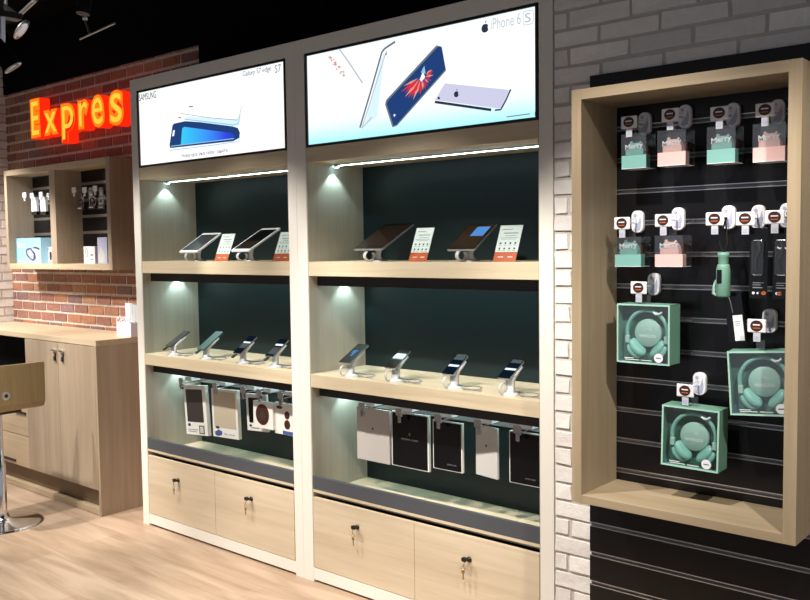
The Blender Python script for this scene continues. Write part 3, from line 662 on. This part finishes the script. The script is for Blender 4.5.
def gift(label, x0, z0, color, w=.09, base=.040, H=.106, word='Merry'):
    t = thing('gift_box', label, 'gift box', (x0+w/2, -.142, z0), group='clear gift boxes with coloured bases')
    MB().mat(color).box(-w/2, w/2-.001, .0012, .030, 0, base).build('base', t, .001)
    MB().mat('clear_cover').box(-w/2, w/2, 0, .0008, base, H).box(-w/2, w/2, .067, .068, 0, H).box(w/2-.0008, w/2, .001, .067, 0, H).box(-w/2, -w/2+.0008, .001, .067, base, H).box(-w/2, w/2, 0, .068, H, H+.001).build('clear_cover', t)
    m = MB().mat('white_plastic').box(-w/2+.001, w/2-.001, .0, .066, -.0015, 0); m.build('bottom_edge', t)
    f = MB().mat(color).prism([(-.030, base), (.030, base), (.030, base+.014), (.025, base+.028), (.013, base+.038), (-.013, base+.038), (-.025, base+.028), (-.030, base+.014)], .004, .028, smooth=False)
    f.lathe([(.0001, -.004), (.006, 0), (.006, .006), (.0001, .010)], (-.014, .015, base+.037), n=10).lathe([(.0001, -.004), (.005, 0), (.005, .005), (.0001, .009)], (.016, .015, base+.035), n=10)
    f = f.build('figure', t, .0015)
    text_obj('script_lettering', word, 'white_plastic', -.030, base+.012, .060, .022, .0035, t, thick=.002, dz=.006, bold=.02)
    MB().mat('brown_dot').box(w/2-.018, w/2-.008, .03, .05, base*.9, base+.028).build('ribbon', t)
    MB().mat('clear_cover').box(-.012, .012, .030, .031, H+.001, H+.020).build('hanging_tab', t)
    return t
gift('mint gift box with white script, leftmost in the top row', -1.284, 1.766, 'mint', w=.084)
gift('pink gift box with the word-like white script, second in the top row', -1.164, 1.7665, 'pink')
gift('mint gift box with a yellow topped cover, third in the top row', -1.010, 1.763, 'mint', w=.084)
gift('pink gift box against the oak frame, right end of the top row', -.877, 1.758, 'pink')
gift('mint gift box hanging left in the second row', -1.306, 1.459, 'mint', base=.037, H=.092)
gift('pink gift box hanging in the second row beside the mint one', -1.171, 1.459, 'pink', base=.037, H=.094)

# boxed headphones
def hp_box(label, x, y, z, rz, roll):
    w, h, d = .176, .187, .078
    t = thing('headphone_box', label, 'box', (x, y, z), (0, roll, rz), 'mint headphone boxes on hooks')
    e = .005
    m = MB().mat('mint_box'); m.box(w/2-.0015, w/2, 0, d, -h/2, h/2).box(-w/2, -w/2+.0015, 0, d, -h/2, h/2).box(-w/2, w/2, 0, d, h/2-.0015, h/2).box(-w/2, w/2, 0, d, -h/2, -h/2+.0015)
    m.mat('mint_deep').box(-w/2, w/2, d-.0015, d, -h/2, h/2); m.build('carton', t)
    m = MB().mat('mint_edge'); m.box(-w/2, w/2, -.001, .0005, h/2-e, h/2).box(-w/2, w/2, -.001, .0005, -h/2, -h/2+e).box(-w/2, -w/2+e, -.001, .0005, -h/2+e, h/2-e).box(w/2-e, w/2, -.001, .0005, -h/2+e, h/2-e); m.build('window_edge', t)
    m = MB().mat('mint_deep').box(-w/2+.002, w/2-.002, .040, .0415, -h/2+.002, h/2-.002); m.build('inner_tray', t)
    MB().mat('clear_pane').box(-w/2+e, w/2-e, .0006, .0012, -h/2+e, h/2-e).build('window', t)
    m = MB().mat('mint_pale').lathe([(.044, 0), (.044, .016), (.042, .018), (.0001, .018)], (.006, .040, .002), (0, -1, 0), 36); ins = m.build('insert_disc', t)
    m = MB().mat('white_plastic')
    for k, rr in enumerate((.006, .010, .014)): m.tube([(.006+rr*math.cos(R(a)), .0215, .008+rr*.6*math.sin(R(a))) for a in range(20, 165, 18)], .0006, 5)
    m.build('wave_mark', ins)
    text_obj('lettering', 'WIRELESS', 'white_plastic', -.022, -.012, .056, .009, .0216, ins)
    st = MB().mat('white_plastic').prism(circ(.0145, 24, .052, -.072), -.0004, .0004); st.mat('mint_deep').box(.044, .060, -.0008, -.0003, -.0735, -.0705); st.build('round_sticker', t)
    m = MB().mat('white_plastic')
    for (a, b, zz) in ((-.062, -.030, -.078), (-.060, -.012, -.083), (-.006, .03, -.083)): m.box(a, b, -.0004, .0002, zz, zz+.002)
    m.mat('blue_print').prism(circ(.004, 10, -.072, -.078), -.0004, .0002); m.build('printed_text', t)
    m = MB().mat('white_plastic').tube([(.030, .010, .068), (.040, .009, .062), (.050, .009, .064), (.058, .010, .070)], .0035, 6); m.build('corner_print', t)
    MB().mat('clear_cover').box(-.012, .012, .03, .031, h/2, h/2+.03).build('hanging_tab', t)
    # the headphones themselves
    hname = label.split(' box ')[0]
    return t
def headphones(label, x, y, z, rz, roll):
    t = thing('headphones', label, 'headphones', (x, y, z), (0, roll, rz), 'mint headphones in window boxes')
    cx, cz, rx, rz_ = .006, .004, .067, .070
    pts = [(cx+rx*math.cos(R(a)), .018, cz+rz_*math.sin(R(a))) for a in range(-18, 200, 9)]
    vs = [.0062]*len(pts)
    MB().mat('mint').tube(pts, vs, 10).build('headband', t)
    for s, a0 in ((1, -14), (-1, 196)):
        p = (cx+rx*math.cos(R(a0)), .017, cz+rz_*math.sin(R(a0)))
        MB().mat('mint_pale').box(p[0]-.007, p[0]+.007, .010, .022, p[2]-.016, p[2]+.008).build('slider', t, .002)
    for s, c in ((-1, (-.033, .022, -.050)), (1, (.045, .022, -.052))):
        ax = Vector((s*.72, -.28, -.55)) if s > 0 else Vector((-.72, -.28, -.55))
        ax = Vector((-s*.70, -.30, .62)).normalized()
        prof = [(.012, -.017), (.026, -.016), (.029, -.012), (.030, -.004), (.027, -.002), (.0275, .0), (.031, .003), (.033, .009), (.031, .015), (.024, .018), (.012, .018)]
        prof = [(r*1.02, hh) for r, hh in prof]
        lo = MB().mat('mint').lathe([(r*(.52 if False else 1), hh) for r, hh in prof], (0, 0, 0), ax, 30)
        sc = Matrix.Translation(c) @ Matrix.Diagonal((1, .52, 1, 1))
        lo.v = [sc @ v for v in lo.v]
        lo.build('ear_cup', t)
    return t
HPS = [(-1.204, -.153, 1.247, R(0), R(0), 'upper left'), (-.844, -.150, 1.124, R(8), R(-3.5), 'frame side'), (-1.049, -.158, .939, R(2), R(1), 'lowest')]
BL = ['mint window box of headphones under the left gift boxes', 'tilted mint window box of headphones cut off by the oak frame', 'mint window box of headphones lowest on the slatwall']
HL = ['mint headphones in the box under the left gift boxes', 'mint headphones in the tilted box cut off by the oak frame', 'mint headphones in the lowest box on the slatwall']
for (x, y, z, rz, rl, _), a, b in zip(HPS, BL, HL):
    hp_box(a, x, y, z, rz, rl); headphones(b, x, y, z, rz, rl)

# bottle speaker, blister cards, slim box
t = thing('bottle_speaker', 'mint bottle shaped speaker with a black label hanging on a strap', 'speaker', (-.962, -.13, 1.368))
MB().mat('mint_box').lathe([(.0001, 0), (.017, .001), (.020, .006), (.020, .082), (.018, .092), (.016, .098), (.0001, .099)], n=28).build('body', t)
MB().mat('mint_box').lathe([(.013, .097), (.0145, .103), (.0145, .118), (.018, .124), (.016, .132), (.0001, .134)], n=20).build('cap', t)
MB().mat('case_black').prism(rrect(.014, .040, .002, cx=-.004, cz=.062), -.021, -.018).build('label', t)
MB().mat('mint_pale').tube([(-.018, -.004, .006), (-.027, -.006, .012), (-.024, -.006, .034), (-.018, -.004, .05)], .005, 8).build('side_grip', t)
MB().mat('cable_black').tube([(0, 0, .13), (-.012, .0, .16), (-.006, .006, .2), (.006, .006, .236)], .003, 6).tube([(0, 0, .13), (.012, 0, .16), (.006, .006, .2), (.002, .006, .236)], .003, 6).build('strap', t)
def blister(label, x, z0, h, w, flip):
    t = thing('blister_card', label, 'accessory pack', (x, -.118, z0), group='black blister cards beside the mint speaker')
    MB().mat('case_black').box(-w/2, w/2, 0, .003, 0, h).build('backing_card', t, .001)
    MB().mat('clear_cover').prism(rrect(w*.7, h*.5, .008, cz=h*.58), -.012, 0).build('blister', t, .002)
    MB().mat('slat_dark').tube([(-.006, -.005, h*.4), (-.008, -.006, h*.55), (.006, -.006, h*.7), (0, -.005, h*.8)], .005, 8).build('cable', t)
    m = MB().mat('ink_grey'); m.box(-w*.3, w*.25, -.0005, 0, h*.15, h*.165).box(-w*.3, w*.15, -.0005, 0, h*.19, h*.2).box(-w*.3, w*.3, -.0005, 0, h*.22, h*.23)
    m.mat('white_plastic').prism(circ(.004, 12, -w*.25, h*.08), -.0006, 0).prism(circ(.003, 12, -w*.02, h*.08), -.0006, 0)
    m.mat('orange_dot').prism(circ(.006, 14, w*.3 if not flip else -w*.1, h*.08, 1.2, .9), -.0006, 0); m.build('printed_text', t)
    if flip: MB().mat('white_plastic').tube([(-.012, -.002, h*.72), (-.004, -.003, h*.70), (.004, -.002, h*.73), (.012, -.003, h*.7)], .003, 6).build('plug', t)
    MB().mat('clear_cover').box(-.012, .012, .001, .002, h, h+.03).build('hanging_tab', t)
blister('black blister card with a small orange dot, left of the pair', -.865, 1.366, .205, .052, False)
blister('black blister card with a white plug against the oak frame', -.800, 1.366, .205, .050, True)
t = thing('slim_box', 'slim black box with a white label hanging above the tilted headphones', 'accessory pack', (-.928, -.10, 1.232), (0, R(-7), 0))
MB().mat('case_black').box(-.026, .026, 0, .016, 0, .15).build('box', t, .001)
MB().mat('card_white').box(-.006, .022, -.001, .0002, .006, .082).mat('ink_grey').box(-.002, .016, -.0014, -.0006, .062, .064).box(-.002, .014, -.0014, -.0006, .056, .0575).box(-.002, .012, -.0014, -.0006, .050, .0515).build('label', t)
MB().mat('steel').tube([(-.004, -.002, .09), (-.006, -.003, .12), (-.012, -.002, .145)], .002, 6).build('cable', t)

# ------------------------------------------------------------------ wall cabinet on red brick
lx0, lx1, ly, lz0, lz1 = -6.0121, -4.6818, .114, 1.4117, 2.0809
t = thing('wall_cabinet', 'open two-bay oak cabinet hung on the red brick wall', 'wall cabinet', (lx0, YR, lz0))
def wb(mt, a, b, c, d, e, f, n, bev=.001): return MB().mat(mt).box(a-lx0, b-lx0, c-YR, d-YR, e-lz0, f-lz0).build(n, t, bev)
yk = YR-.002
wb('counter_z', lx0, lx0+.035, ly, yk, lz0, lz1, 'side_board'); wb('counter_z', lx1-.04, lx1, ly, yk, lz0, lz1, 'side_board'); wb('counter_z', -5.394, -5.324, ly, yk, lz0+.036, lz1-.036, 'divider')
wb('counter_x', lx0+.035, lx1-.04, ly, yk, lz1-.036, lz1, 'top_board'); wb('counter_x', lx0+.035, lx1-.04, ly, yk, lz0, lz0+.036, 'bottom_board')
for (a, b) in ((lx0+.035, -5.394), (-5.324, lx1-.04)):
    m = MB().mat('slat_black').box(a-lx0, b-lx0, -.014, -.003, .036, lz1-lz0-.036); m.mat('aluminium')
    for zz in (.13, .235, .34, .445, .55): m.box(a-lx0, b-lx0, -.016, -.014, zz-.009, zz+.009)
    m.build('slat_back', t)
BX = lambda u, v, y=.2: aty(u, v, y)
def small_hook(label, x, z, y=.296):
    t = thing('slat_hook', label, 'hook', (x, y, z), group='white hooks in the wall cabinet')
    MB().mat('white_plastic').prism(rrect(.03, .05, .012, 3), -.012, 0).build('base_plate', t)
    MB().mat('chrome').tube([(0, -.01, 0), (0, -.12, .004)], .0025, 6).build('prong', t)
    MB().mat('white_plastic').prism(rrect(.046, .034, .004, 2, 0, .004), -.124, -.119).build('label_plate', t)
    MB().mat('silver_plastic').box(-.010, .010, -.123, -.118, -.036, -.012).build('security_tag', t)
for i, (u, v, l) in enumerate(((24.5, 195, 'empty white hook, leftmost in the wall cabinet'), (32, 195.5, 'white hook holding the left white case in the cabinet'), (41, 194.5, 'white hook holding the right white case in the cabinet'),
                 (74, 190, 'white hook leftmost in the right cabinet bay'), (84.5, 190, 'white hook in the middle of the right cabinet bay'), (95, 188.5, 'white hook rightmost in the right cabinet bay'))):
    q = BX(u, v, .175); small_hook(l, q.x, q.z-.004)
for u, l in ((34, 'white case with a black foot on the left cabinet hook'), (43, 'white case with a black foot nearest the cabinet divider')):
    q = BX(u, 213, .2); t = thing('hanging_case', l, 'phone case', (q.x, .2, q.z-.012), group='white cases in the wall cabinet')
    MB().mat('white_plastic').box(-.036, .036, 0, .02, .022, .118).build('case', t, .003); MB().mat('case_black').box(-.036, .036, 0, .022, 0, .0215).build('foot', t, .002)
    MB().mat('chrome').tube([(0, .01, .118), (0, .006, .128)], .0015, 6).build('hanging_loop', t)
for i, (u, v, c, l) in enumerate(((80, 210, 'wine', 'dark red earphone pack, leftmost in the right cabinet bay'), (91.5, 209, 'wine', 'dark red earphone pack in the middle of the right cabinet bay'), (101, 209, 'case_black', 'black and white pack rightmost in the right cabinet bay'))):
    q = BX(u, v, .2); t = thing('earphone_pack', l, 'earphones', (q.x, .2, q.z), group='small packs in the right cabinet bay')
    MB().mat('clear_cover').box(-.04, .04, .006, .008, 0, .095).build('clear_bag', t)
    MB().mat(c).box(-.042, .042, 0, .012, .0, .022).mat('white_plastic').box(-.026, .02, -.0008, 0, .008, .014).build('label', t, .001)
    m = MB().mat('red_dark' if i < 2 else 'white_plastic').tube([(.022*math.cos(R(a)), .004, .05+.018*math.sin(R(a))) for a in range(0, 360, 24)], .004, 6, True)
    m.lathe([(.0001, 0), (.007, .002), (.007, .008), (.0001, .01)], (-.016, .004, .028), n=10).lathe([(.0001, 0), (.007, .002), (.007, .008), (.0001, .01)], (.014, .004, .03), n=10); m.build('earphones', t)
zf = lz0+.0362
q0, q1 = BX(16, 262, .16), BX(41.3, 262, .16); w = q1.x-q0.x; h = BX(20, 238.3, .16).z-zf
t = thing('headset_box', 'light blue box with a picture of a white virtual reality headset', 'box', (q0.x, .16, zf))
MB().mat('sky_print').box(0, w, 0, .085, 0, h).build('carton', t, .001)
m = MB().mat('navy').prism([(w*.42, h*.50), (w*.46, h*.58), (w*.62, h*.62), (w*.68, h*.52), (w*.78, h*.40), (w*.80, h*.2), (w*.70, h*.09), (w*.58, h*.16), (w*.44, h*.32)], -.0008, 0)
m.mat('lavender').prism([(w*.47, h*.5), (w*.60, h*.56), (w*.72, h*.36), (w*.70, h*.16), (w*.58, h*.22), (w*.48, h*.38)], -.0013, -.0006)
m.mat('white_plastic').prism([(w*.66, h*.55), (w*.8, h*.58), (w*.94, h*.5), (w*.97, h*.28), (w*.86, h*.14), (w*.82, h*.16), (w*.82, h*.4), (w*.74, h*.5)], -.0012, 0)
m.mat('navy').prism([(w*.66, h*.6), (w*.8, h*.66), (w*.95, h*.6), (w*.94, h*.52), (w*.8, h*.58)], -.0016, 0)
m.build('headset_picture', t)
m = MB().mat('white_plastic').box(w*.08, w*.24, -.0006, 0, h*.80, h*.835).box(w*.08, w*.38, -.0006, 0, h*.70, h*.745).box(w*.08, w*.42, -.0006, 0, h*.62, h*.64).box(w*.1, w*.3, -.0006, 0, h*.07, h*.10); m.build('printed_text', t)
def sbox(name, label, u0, u1, v0, mt, y, d, fn):
    a, b = BX(u0, 262, y), BX(u1, 262, y); w = b.x-a.x; h = BX(u0, v0, y).z-zf
    t = thing(name, label, 'box', (a.x, y, zf)); MB().mat(mt).box(0, w, 0, d, 0, h).build('carton', t, .001); fn(t, w, h)
def f1(t, w, h): MB().mat('case_dark').prism(rrect(w*.25, h*.5, .006, cx=w*.62, cz=h*.45), -.0008, 0).prism(circ(.008, 12, w*.3, h*.85), -.0008, 0).build('picture', t)
def f2(t, w, h):
    m = MB().mat('ink_grey'); m.tube([(w*.28+.012*math.cos(R(a)), -.0006, h*.62+.03*math.sin(R(a))) for a in range(0, 360, 30)], .0015, 5, True)
    m.box(w*.62, w*.86, -.0008, 0, h*.45, h*.55).box(w*.66, w*.86, -.0008, 0, h*.2, h*.27); m.build('picture', t)
def f3(t, w, h): MB().mat('case_silver').prism([(w*.1, h*.3), (w*.3, h*.66), (w*.85, h*.35), (w*.7, h*.05), (w*.2, h*.05)], -.0008, 0).prism(circ(.006, 10, w*.15, h*.88), -.0008, 0).prism(circ(.006, 10, w*.15, h*.76), -.0008, 0).build('picture', t)
sbox('accessory_box', 'white box with dark pictures beside the cabinet divider', 46, 54, 247, 'box_white', .21, .05, f1)
sbox('accessory_box', 'upright white box with grey drawings in the right cabinet bay', 84, 95, 246.5, 'box_white', .20, .05, f2)
sbox('accessory_box', 'grey blue pack with a silver picture at the right cabinet end', 98, 107.5, 237.5, 'lavender', .21, .04, f3)

# ------------------------------------------------------------------ counter
xc, yc, hc = -4.5516, -.0849, 1.0174
t = thing('worktop', 'continuous oak worktop along the brick wall', 'worktop', (xc, yc, hc))
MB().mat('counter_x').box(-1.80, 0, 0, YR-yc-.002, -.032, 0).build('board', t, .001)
t = thing('base_cabinet', 'oak counter cabinet with two doors and side drawers', 'cabinet', (xc, yc, 0))
def cb(mt, a, b, c, d, e, f, n, par=None): return MB().mat(mt).box(a, b, c, d, e, f).build(n, par or t, .0008)
xl = -.842
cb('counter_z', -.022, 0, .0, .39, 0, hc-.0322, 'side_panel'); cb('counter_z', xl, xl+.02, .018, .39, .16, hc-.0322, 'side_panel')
cb('counter_x', xl+.02, -.022, .36, .39, .0, hc-.0322, 'back_board'); cb('kick_shade', xl-.5, -.022, .045, .06, .036, .16, 'plinth'); cb('counter_x', xl-.5, -.022, .004, .044, .003, .038, 'toe_board')  # plinth tone is counter wood with the shade put into its colour
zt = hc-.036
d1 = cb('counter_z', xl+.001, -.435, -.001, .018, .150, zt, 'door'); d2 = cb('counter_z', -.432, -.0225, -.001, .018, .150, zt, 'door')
for dx, dr in ((-.466, d1), (-.376, d2)):
    MB().mat('chrome').box(dx-.022, dx+.022, -.016, -.001, .928, .940).build('handle', dr, .002)
    m = MB().mat('black').lathe([(.009, 0), (.009, .004)], (dx+.008, -.001, .905), (0, -1, 0), 12); m.mat('black').prism(rrect(.02, .03, .005, cx=dx+.008, cz=.885), -.012, -.006); m.mat('steel').tube([(dx+.008, -.014, .905), (dx+.008, -.012, .87)], .0016, 6); m.build('key', dr)
cb('ceiling_black', -1.79, xl-.0005, .14, .16, .03, hc-.0322, 'recess_shade_back')  # black sheets put the shade of the open knee space into colour
cb('ceiling_black', -1.79, xl-.0005, .03, .138, .70, .715, 'recess_shade_board')
for (z0, z1, zh) in ((.53, .69, .60), (.19, .525, .50)):
    pass
for (z0, z1, zh) in ((.355, .70, .50), (.150, .350, .175)):
    d = cb('counter_x', xl-.5, xl-.001, .0, .02, z0, z1, 'drawer'); MB().mat('black').box(xl-(.16 if zh > .3 else .36), xl-(.02 if zh > .3 else .18), -.008, 0, zh-.006, zh+.008).build('handle', d, .002)
a = atz(113, 336, hc); b = atz(128, 336, hc)
t = thing('tube_holder', 'white box holding clear upright tubes at the worktop end', 'holder', (a.x+.02, .14, hc+.0003))
MB().mat('white_plastic').box(0, .15, 0, .08, 0, .085).build('box', t, .002)
m = MB().mat('white_plastic')
for i in range(9): m.tube([(.006+i*.017, .004+.012*(i % 3), .085), (.004+i*.017, -.002, .098+.01*math.sin(i*2.2)), (.012+i*.016, .01, .112+.012*math.sin(i*1.7))], .003, 6)
m.build('cable_ends', t)
for i in range(5):
    x = .052+i*.026; m = MB().mat('white_plastic' if i in (0, 1) else 'silver_plastic').prism([(x, .085), (x+.022, .085), (x+.022, .198-.002*i), (x, .198-.002*i)], .03, .052)
    m.build('tube', t, .002)

# ------------------------------------------------------------------ bar stool
c = atz(3, 523.5, 0)
t = thing('bar_stool', 'bar stool with a bent plywood back and chrome pedestal by the counter', 'bar stool', (c.x, c.y, 0))
MB().mat('chrome').lathe([(.215, 0), (.215, .006), (.20, .012), (.06, .022), (.034, .04), (.03, .06)], n=64).build('base_disc', t)
MB().mat('chrome').lathe([(.026, .05), (.026, .34), (.019, .35), (.019, .645)], n=24).build('pole', t)
MB().mat('chrome').tube([(-.02, .0, .30), (-.16, -.05, .30), (-.2, -.14, .30), (-.16, -.2, .30)], .009, 8).build('footrest', t)
# shell: seat runs towards -x, bends up into the back at +x ; wide along y
pr = atx(43, 361, c.x+.19); hw = abs(pr.y-c.y)
zb = pr.z
path = [(-.20, .650), (-.19, .662), (-.1, .662), (.06, .658), (.13, .660), (.180, .672), (.197, .70), (.198, .78), (.20, zb)]
m = MB().mat('stool_ply'); n = len(path)
vs = []
for i, (px, pz) in enumerate(path):
    a_ = path[max(i-1, 0)]; b_ = path[min(i+1, n-1)]; dx, dz = b_[0]-a_[0], b_[1]-a_[1]; l = math.hypot(dx, dz); nx, nz = -dz/l*.006, dx/l*.006
    vs += [(px+nx, -hw, pz+nz), (px+nx, hw, pz+nz), (px-nx, hw, pz-nz), (px-nx, -hw, pz-nz)]
fs = [(i*4+j, i*4+(j+1) % 4, (i+1)*4+(j+1) % 4, (i+1)*4+j) for i in range(n-1) for j in range(4)]+[(3, 2, 1, 0), (n*4-4, n*4-3, n*4-2, n*4-1)]
m.add(vs, fs, False); m.build('seat_shell', t, .002)
MB().mat('black').box(-.09, .09, -.09, .09, .632, .652).build('mounting_plate', t, .003)
pb = atx(6, 396, c.x+.2)
m = MB().mat('steel').lathe([(.024, 0), (.024, .004), (.018, .005)], (.200, pb.y-c.y, pb.z), (1, 0, 0), 20); m.mat('black').lathe([(.010, .005), (.009, .006)], (.200, pb.y-c.y, pb.z), (1, 0, 0), 12); m.build('badge', t)

# ------------------------------------------------------------------ neon sign
yf, yk2 = .20, .272
bl = aty(31.5, 139, yf)
t = thing('neon_sign', 'glowing orange channel letters reading Express on the red brick', 'sign', (bl.x, YR, bl.z))
zb0 = 2.285; xh = 2.452
LT = [('E', -5.772, -5.640, 2.285, 2.548), ('x', -5.595, -5.410, 2.285, 2.455), ('p', -5.370, -5.195, 2.222, 2.472), ('r', -5.160, -5.025, 2.285, 2.472), ('e', -5.005, -4.850, 2.278, 2.482), ('s', -4.800, -4.640, 2.270, 2.484), ('s', -4.560, -4.440, 2.270, 2.484)]
for ch, x0, x1, z0, z1 in LT:
    pr_ = text_obj('letter', ch, 'neon_side', x0-bl.x, z0-bl.z, x1-x0, z1-z0, (yf+yk2)/2-YR, t, thick=yk2-yf, bold=.10)
    text_obj('letter_face', ch, 'neon_face', x0-bl.x+.003, z0-bl.z+.003, x1-x0-.006, z1-z0-.006, yf-YR-.002, pr_, thick=.003, bold=.095)
    text_obj('tube_line', ch, 'neon_core', x0-bl.x+.02, z0-bl.z+.022, x1-x0-.04, z1-z0-.044, yf-YR-.0045, pr_, thick=.0015, bold=.0)
for x in (-5.71, -5.5, -5.28, -5.1, -4.93, -4.72, -4.52):
    MB().mat('black').box(x-bl.x-.006, x-bl.x+.006, yk2-YR, -.001, .09, .11).build('spacer', t)

# ------------------------------------------------------------------ track lamps under the black ceiling
def lampbody(label, p, aim, r=.045, l=.15):
    t = thing('track_light', label, 'spotlight', p, group='spotlights under the black ceiling')
    ax = Vector(aim).normalized()
    MB().mat('ceiling_black').lathe([(r*.8, -l*.5), (r, -l*.4), (r, l*.5), (r*.9, l*.5)], (0, 0, 0), ax, 24).build('lamp_head', t)
    MB().mat('steel').lathe([(r*.98, l*.45), (r*1.05, l*.5), (r*.7, l*.52)], (0, 0, 0), ax, 24).build('rim', t)
    MB().mat('aluminium').tube([(0, 0, r*.6), (.01, 0, .12)], .008, 8).build('stem', t)
    MB().mat('black').box(-.02, .02, -.06, .06, .12, .14).build('track_adapter', t)
    MB().mat('black').tube([(0, 0, .14), (0, 0, 3.0995-p[2])], .008, 8).build('hanging_rod', t)
    return t
p = aty(88, 22, -.6)
t = thing('track_light', 'slim spotlight with a thin tilted plate above the glowing sign', 'spotlight', p, group='spotlights under the black ceiling')
e1 = aty(80, 39, -.6)-p; e2 = aty(115, 23, -.6)-p
MB().mat('steel').tube([aty(85, 19, -.6)-p, aty(90, 34, -.6)-p], .006, 8).build('stem', t)
MB().mat('white_plastic').lathe([(.0001, -.008), (.011, -.004), (.011, .006), (.0001, .012)], aty(85, 19, -.6)-p, n=12).build('joint', t)
m = MB().mat('steel'); m.tube([e1, e2], .0045, 8); m.build('plate', t)
q = aty(83, 14, -.6)-p; MB().mat('black').tube([q+Vector((0, .02, .1)), (q.x, q.y+.02, 3.0995-p.z)], .01, 8).build('hanging_rod', t)
m = MB().mat('black').lathe([(.03, 0), (.03, .09), (.02, .1)], aty(83, 14, -.6)-p, (0, .2, 1), 20); m.build('lamp_head', t)
lampbody('black round spotlight with a bright rim at the upper left corner', aty(6, 18, -1.0), (.5, .6, -.6))
lampbody('black spotlight partly cut by the left picture edge under the first', aty(3, 55, -1.35), (.3, .5, -.8), .03, .10)
a, b = aty(19, 15, -1.0), aty(34, 1, -1.0)
t = thing('lighting_track', 'grey metal lighting track end at the upper left corner', 'track', a)
MB().mat('aluminium').tube([(0, 0, 0), b-a], .008, 6).tube([(.02, 0, .0), b-a+Vector((.02, 0, 0))], .006, 6).build('rail', t)
MB().mat('black').tube([b-a, (b.x-a.x, b.y-a.y, 3.0995-a.z)], .006, 6).build('hanging_rod', t)

# ------------------------------------------------------------------ lights
def spot(name, loc, target, energy, size, blend, color, radius=.035):
    ld = bpy.data.lights.new(name, 'SPOT'); ld.energy = energy; ld.spot_size = R(size); ld.spot_blend = blend; ld.color = color; ld.shadow_soft_size = radius
    o = bpy.data.objects.new(name, ld); col.objects.link(o); o.location = loc
    o.rotation_euler = (Vector(target)-Vector(loc)).to_track_quat('-Z', 'Y').to_euler(); return o
W = (1, .94, .87)
KE = 255
for i, (x, tx, e) in enumerate(((-5.0, -5.3, 1.1), (-4.2, -4.0, .9), (-3.4, -3.2, .9), (-2.3, -2.2, 1.0), (-1.2, -1.2, .85), (.2, -.7, .8))):
    spot('ceiling_spot', (x, -1.45, 2.95), (tx, -.15, .55), KE*e, 56, .5, W)
spot('ceiling_spot', (-6.3, -.75, 2.5), (-5.75, .2, 1.0), 150, 66, .5, (1, .96, .92))
spot('ceiling_spot', (-4.3, -1.7, 2.9), (-6.3, .1, 1.05), 190, 36, .6, (1, .96, .92))  # unseen spot added from the right to brighten the left wall
spot('ceiling_spot', (-4.3, -2.6, 2.95), (-3.9, -1.2, 0), 130, 60, .6, W)
for q in PUCKS:
    spot('shelf_downlight', q, (q[0]-.004, q[1], q[2]-1), 1.9, 96, .35, (.62, .95, 1), .006)
w = bpy.data.worlds.new('world'); scene.world = w; w.use_nodes = True
w.node_tree.nodes['Background'].inputs[0].default_value = (.88, .90, 1, 1); w.node_tree.nodes['Background'].inputs[1].default_value = .38
scene.view_settings.view_transform = 'Standard'; scene.view_settings.look = 'None'; scene.view_settings.gamma = 1; scene.view_settings.use_curve_mapping = False
scene.view_settings.exposure = 0
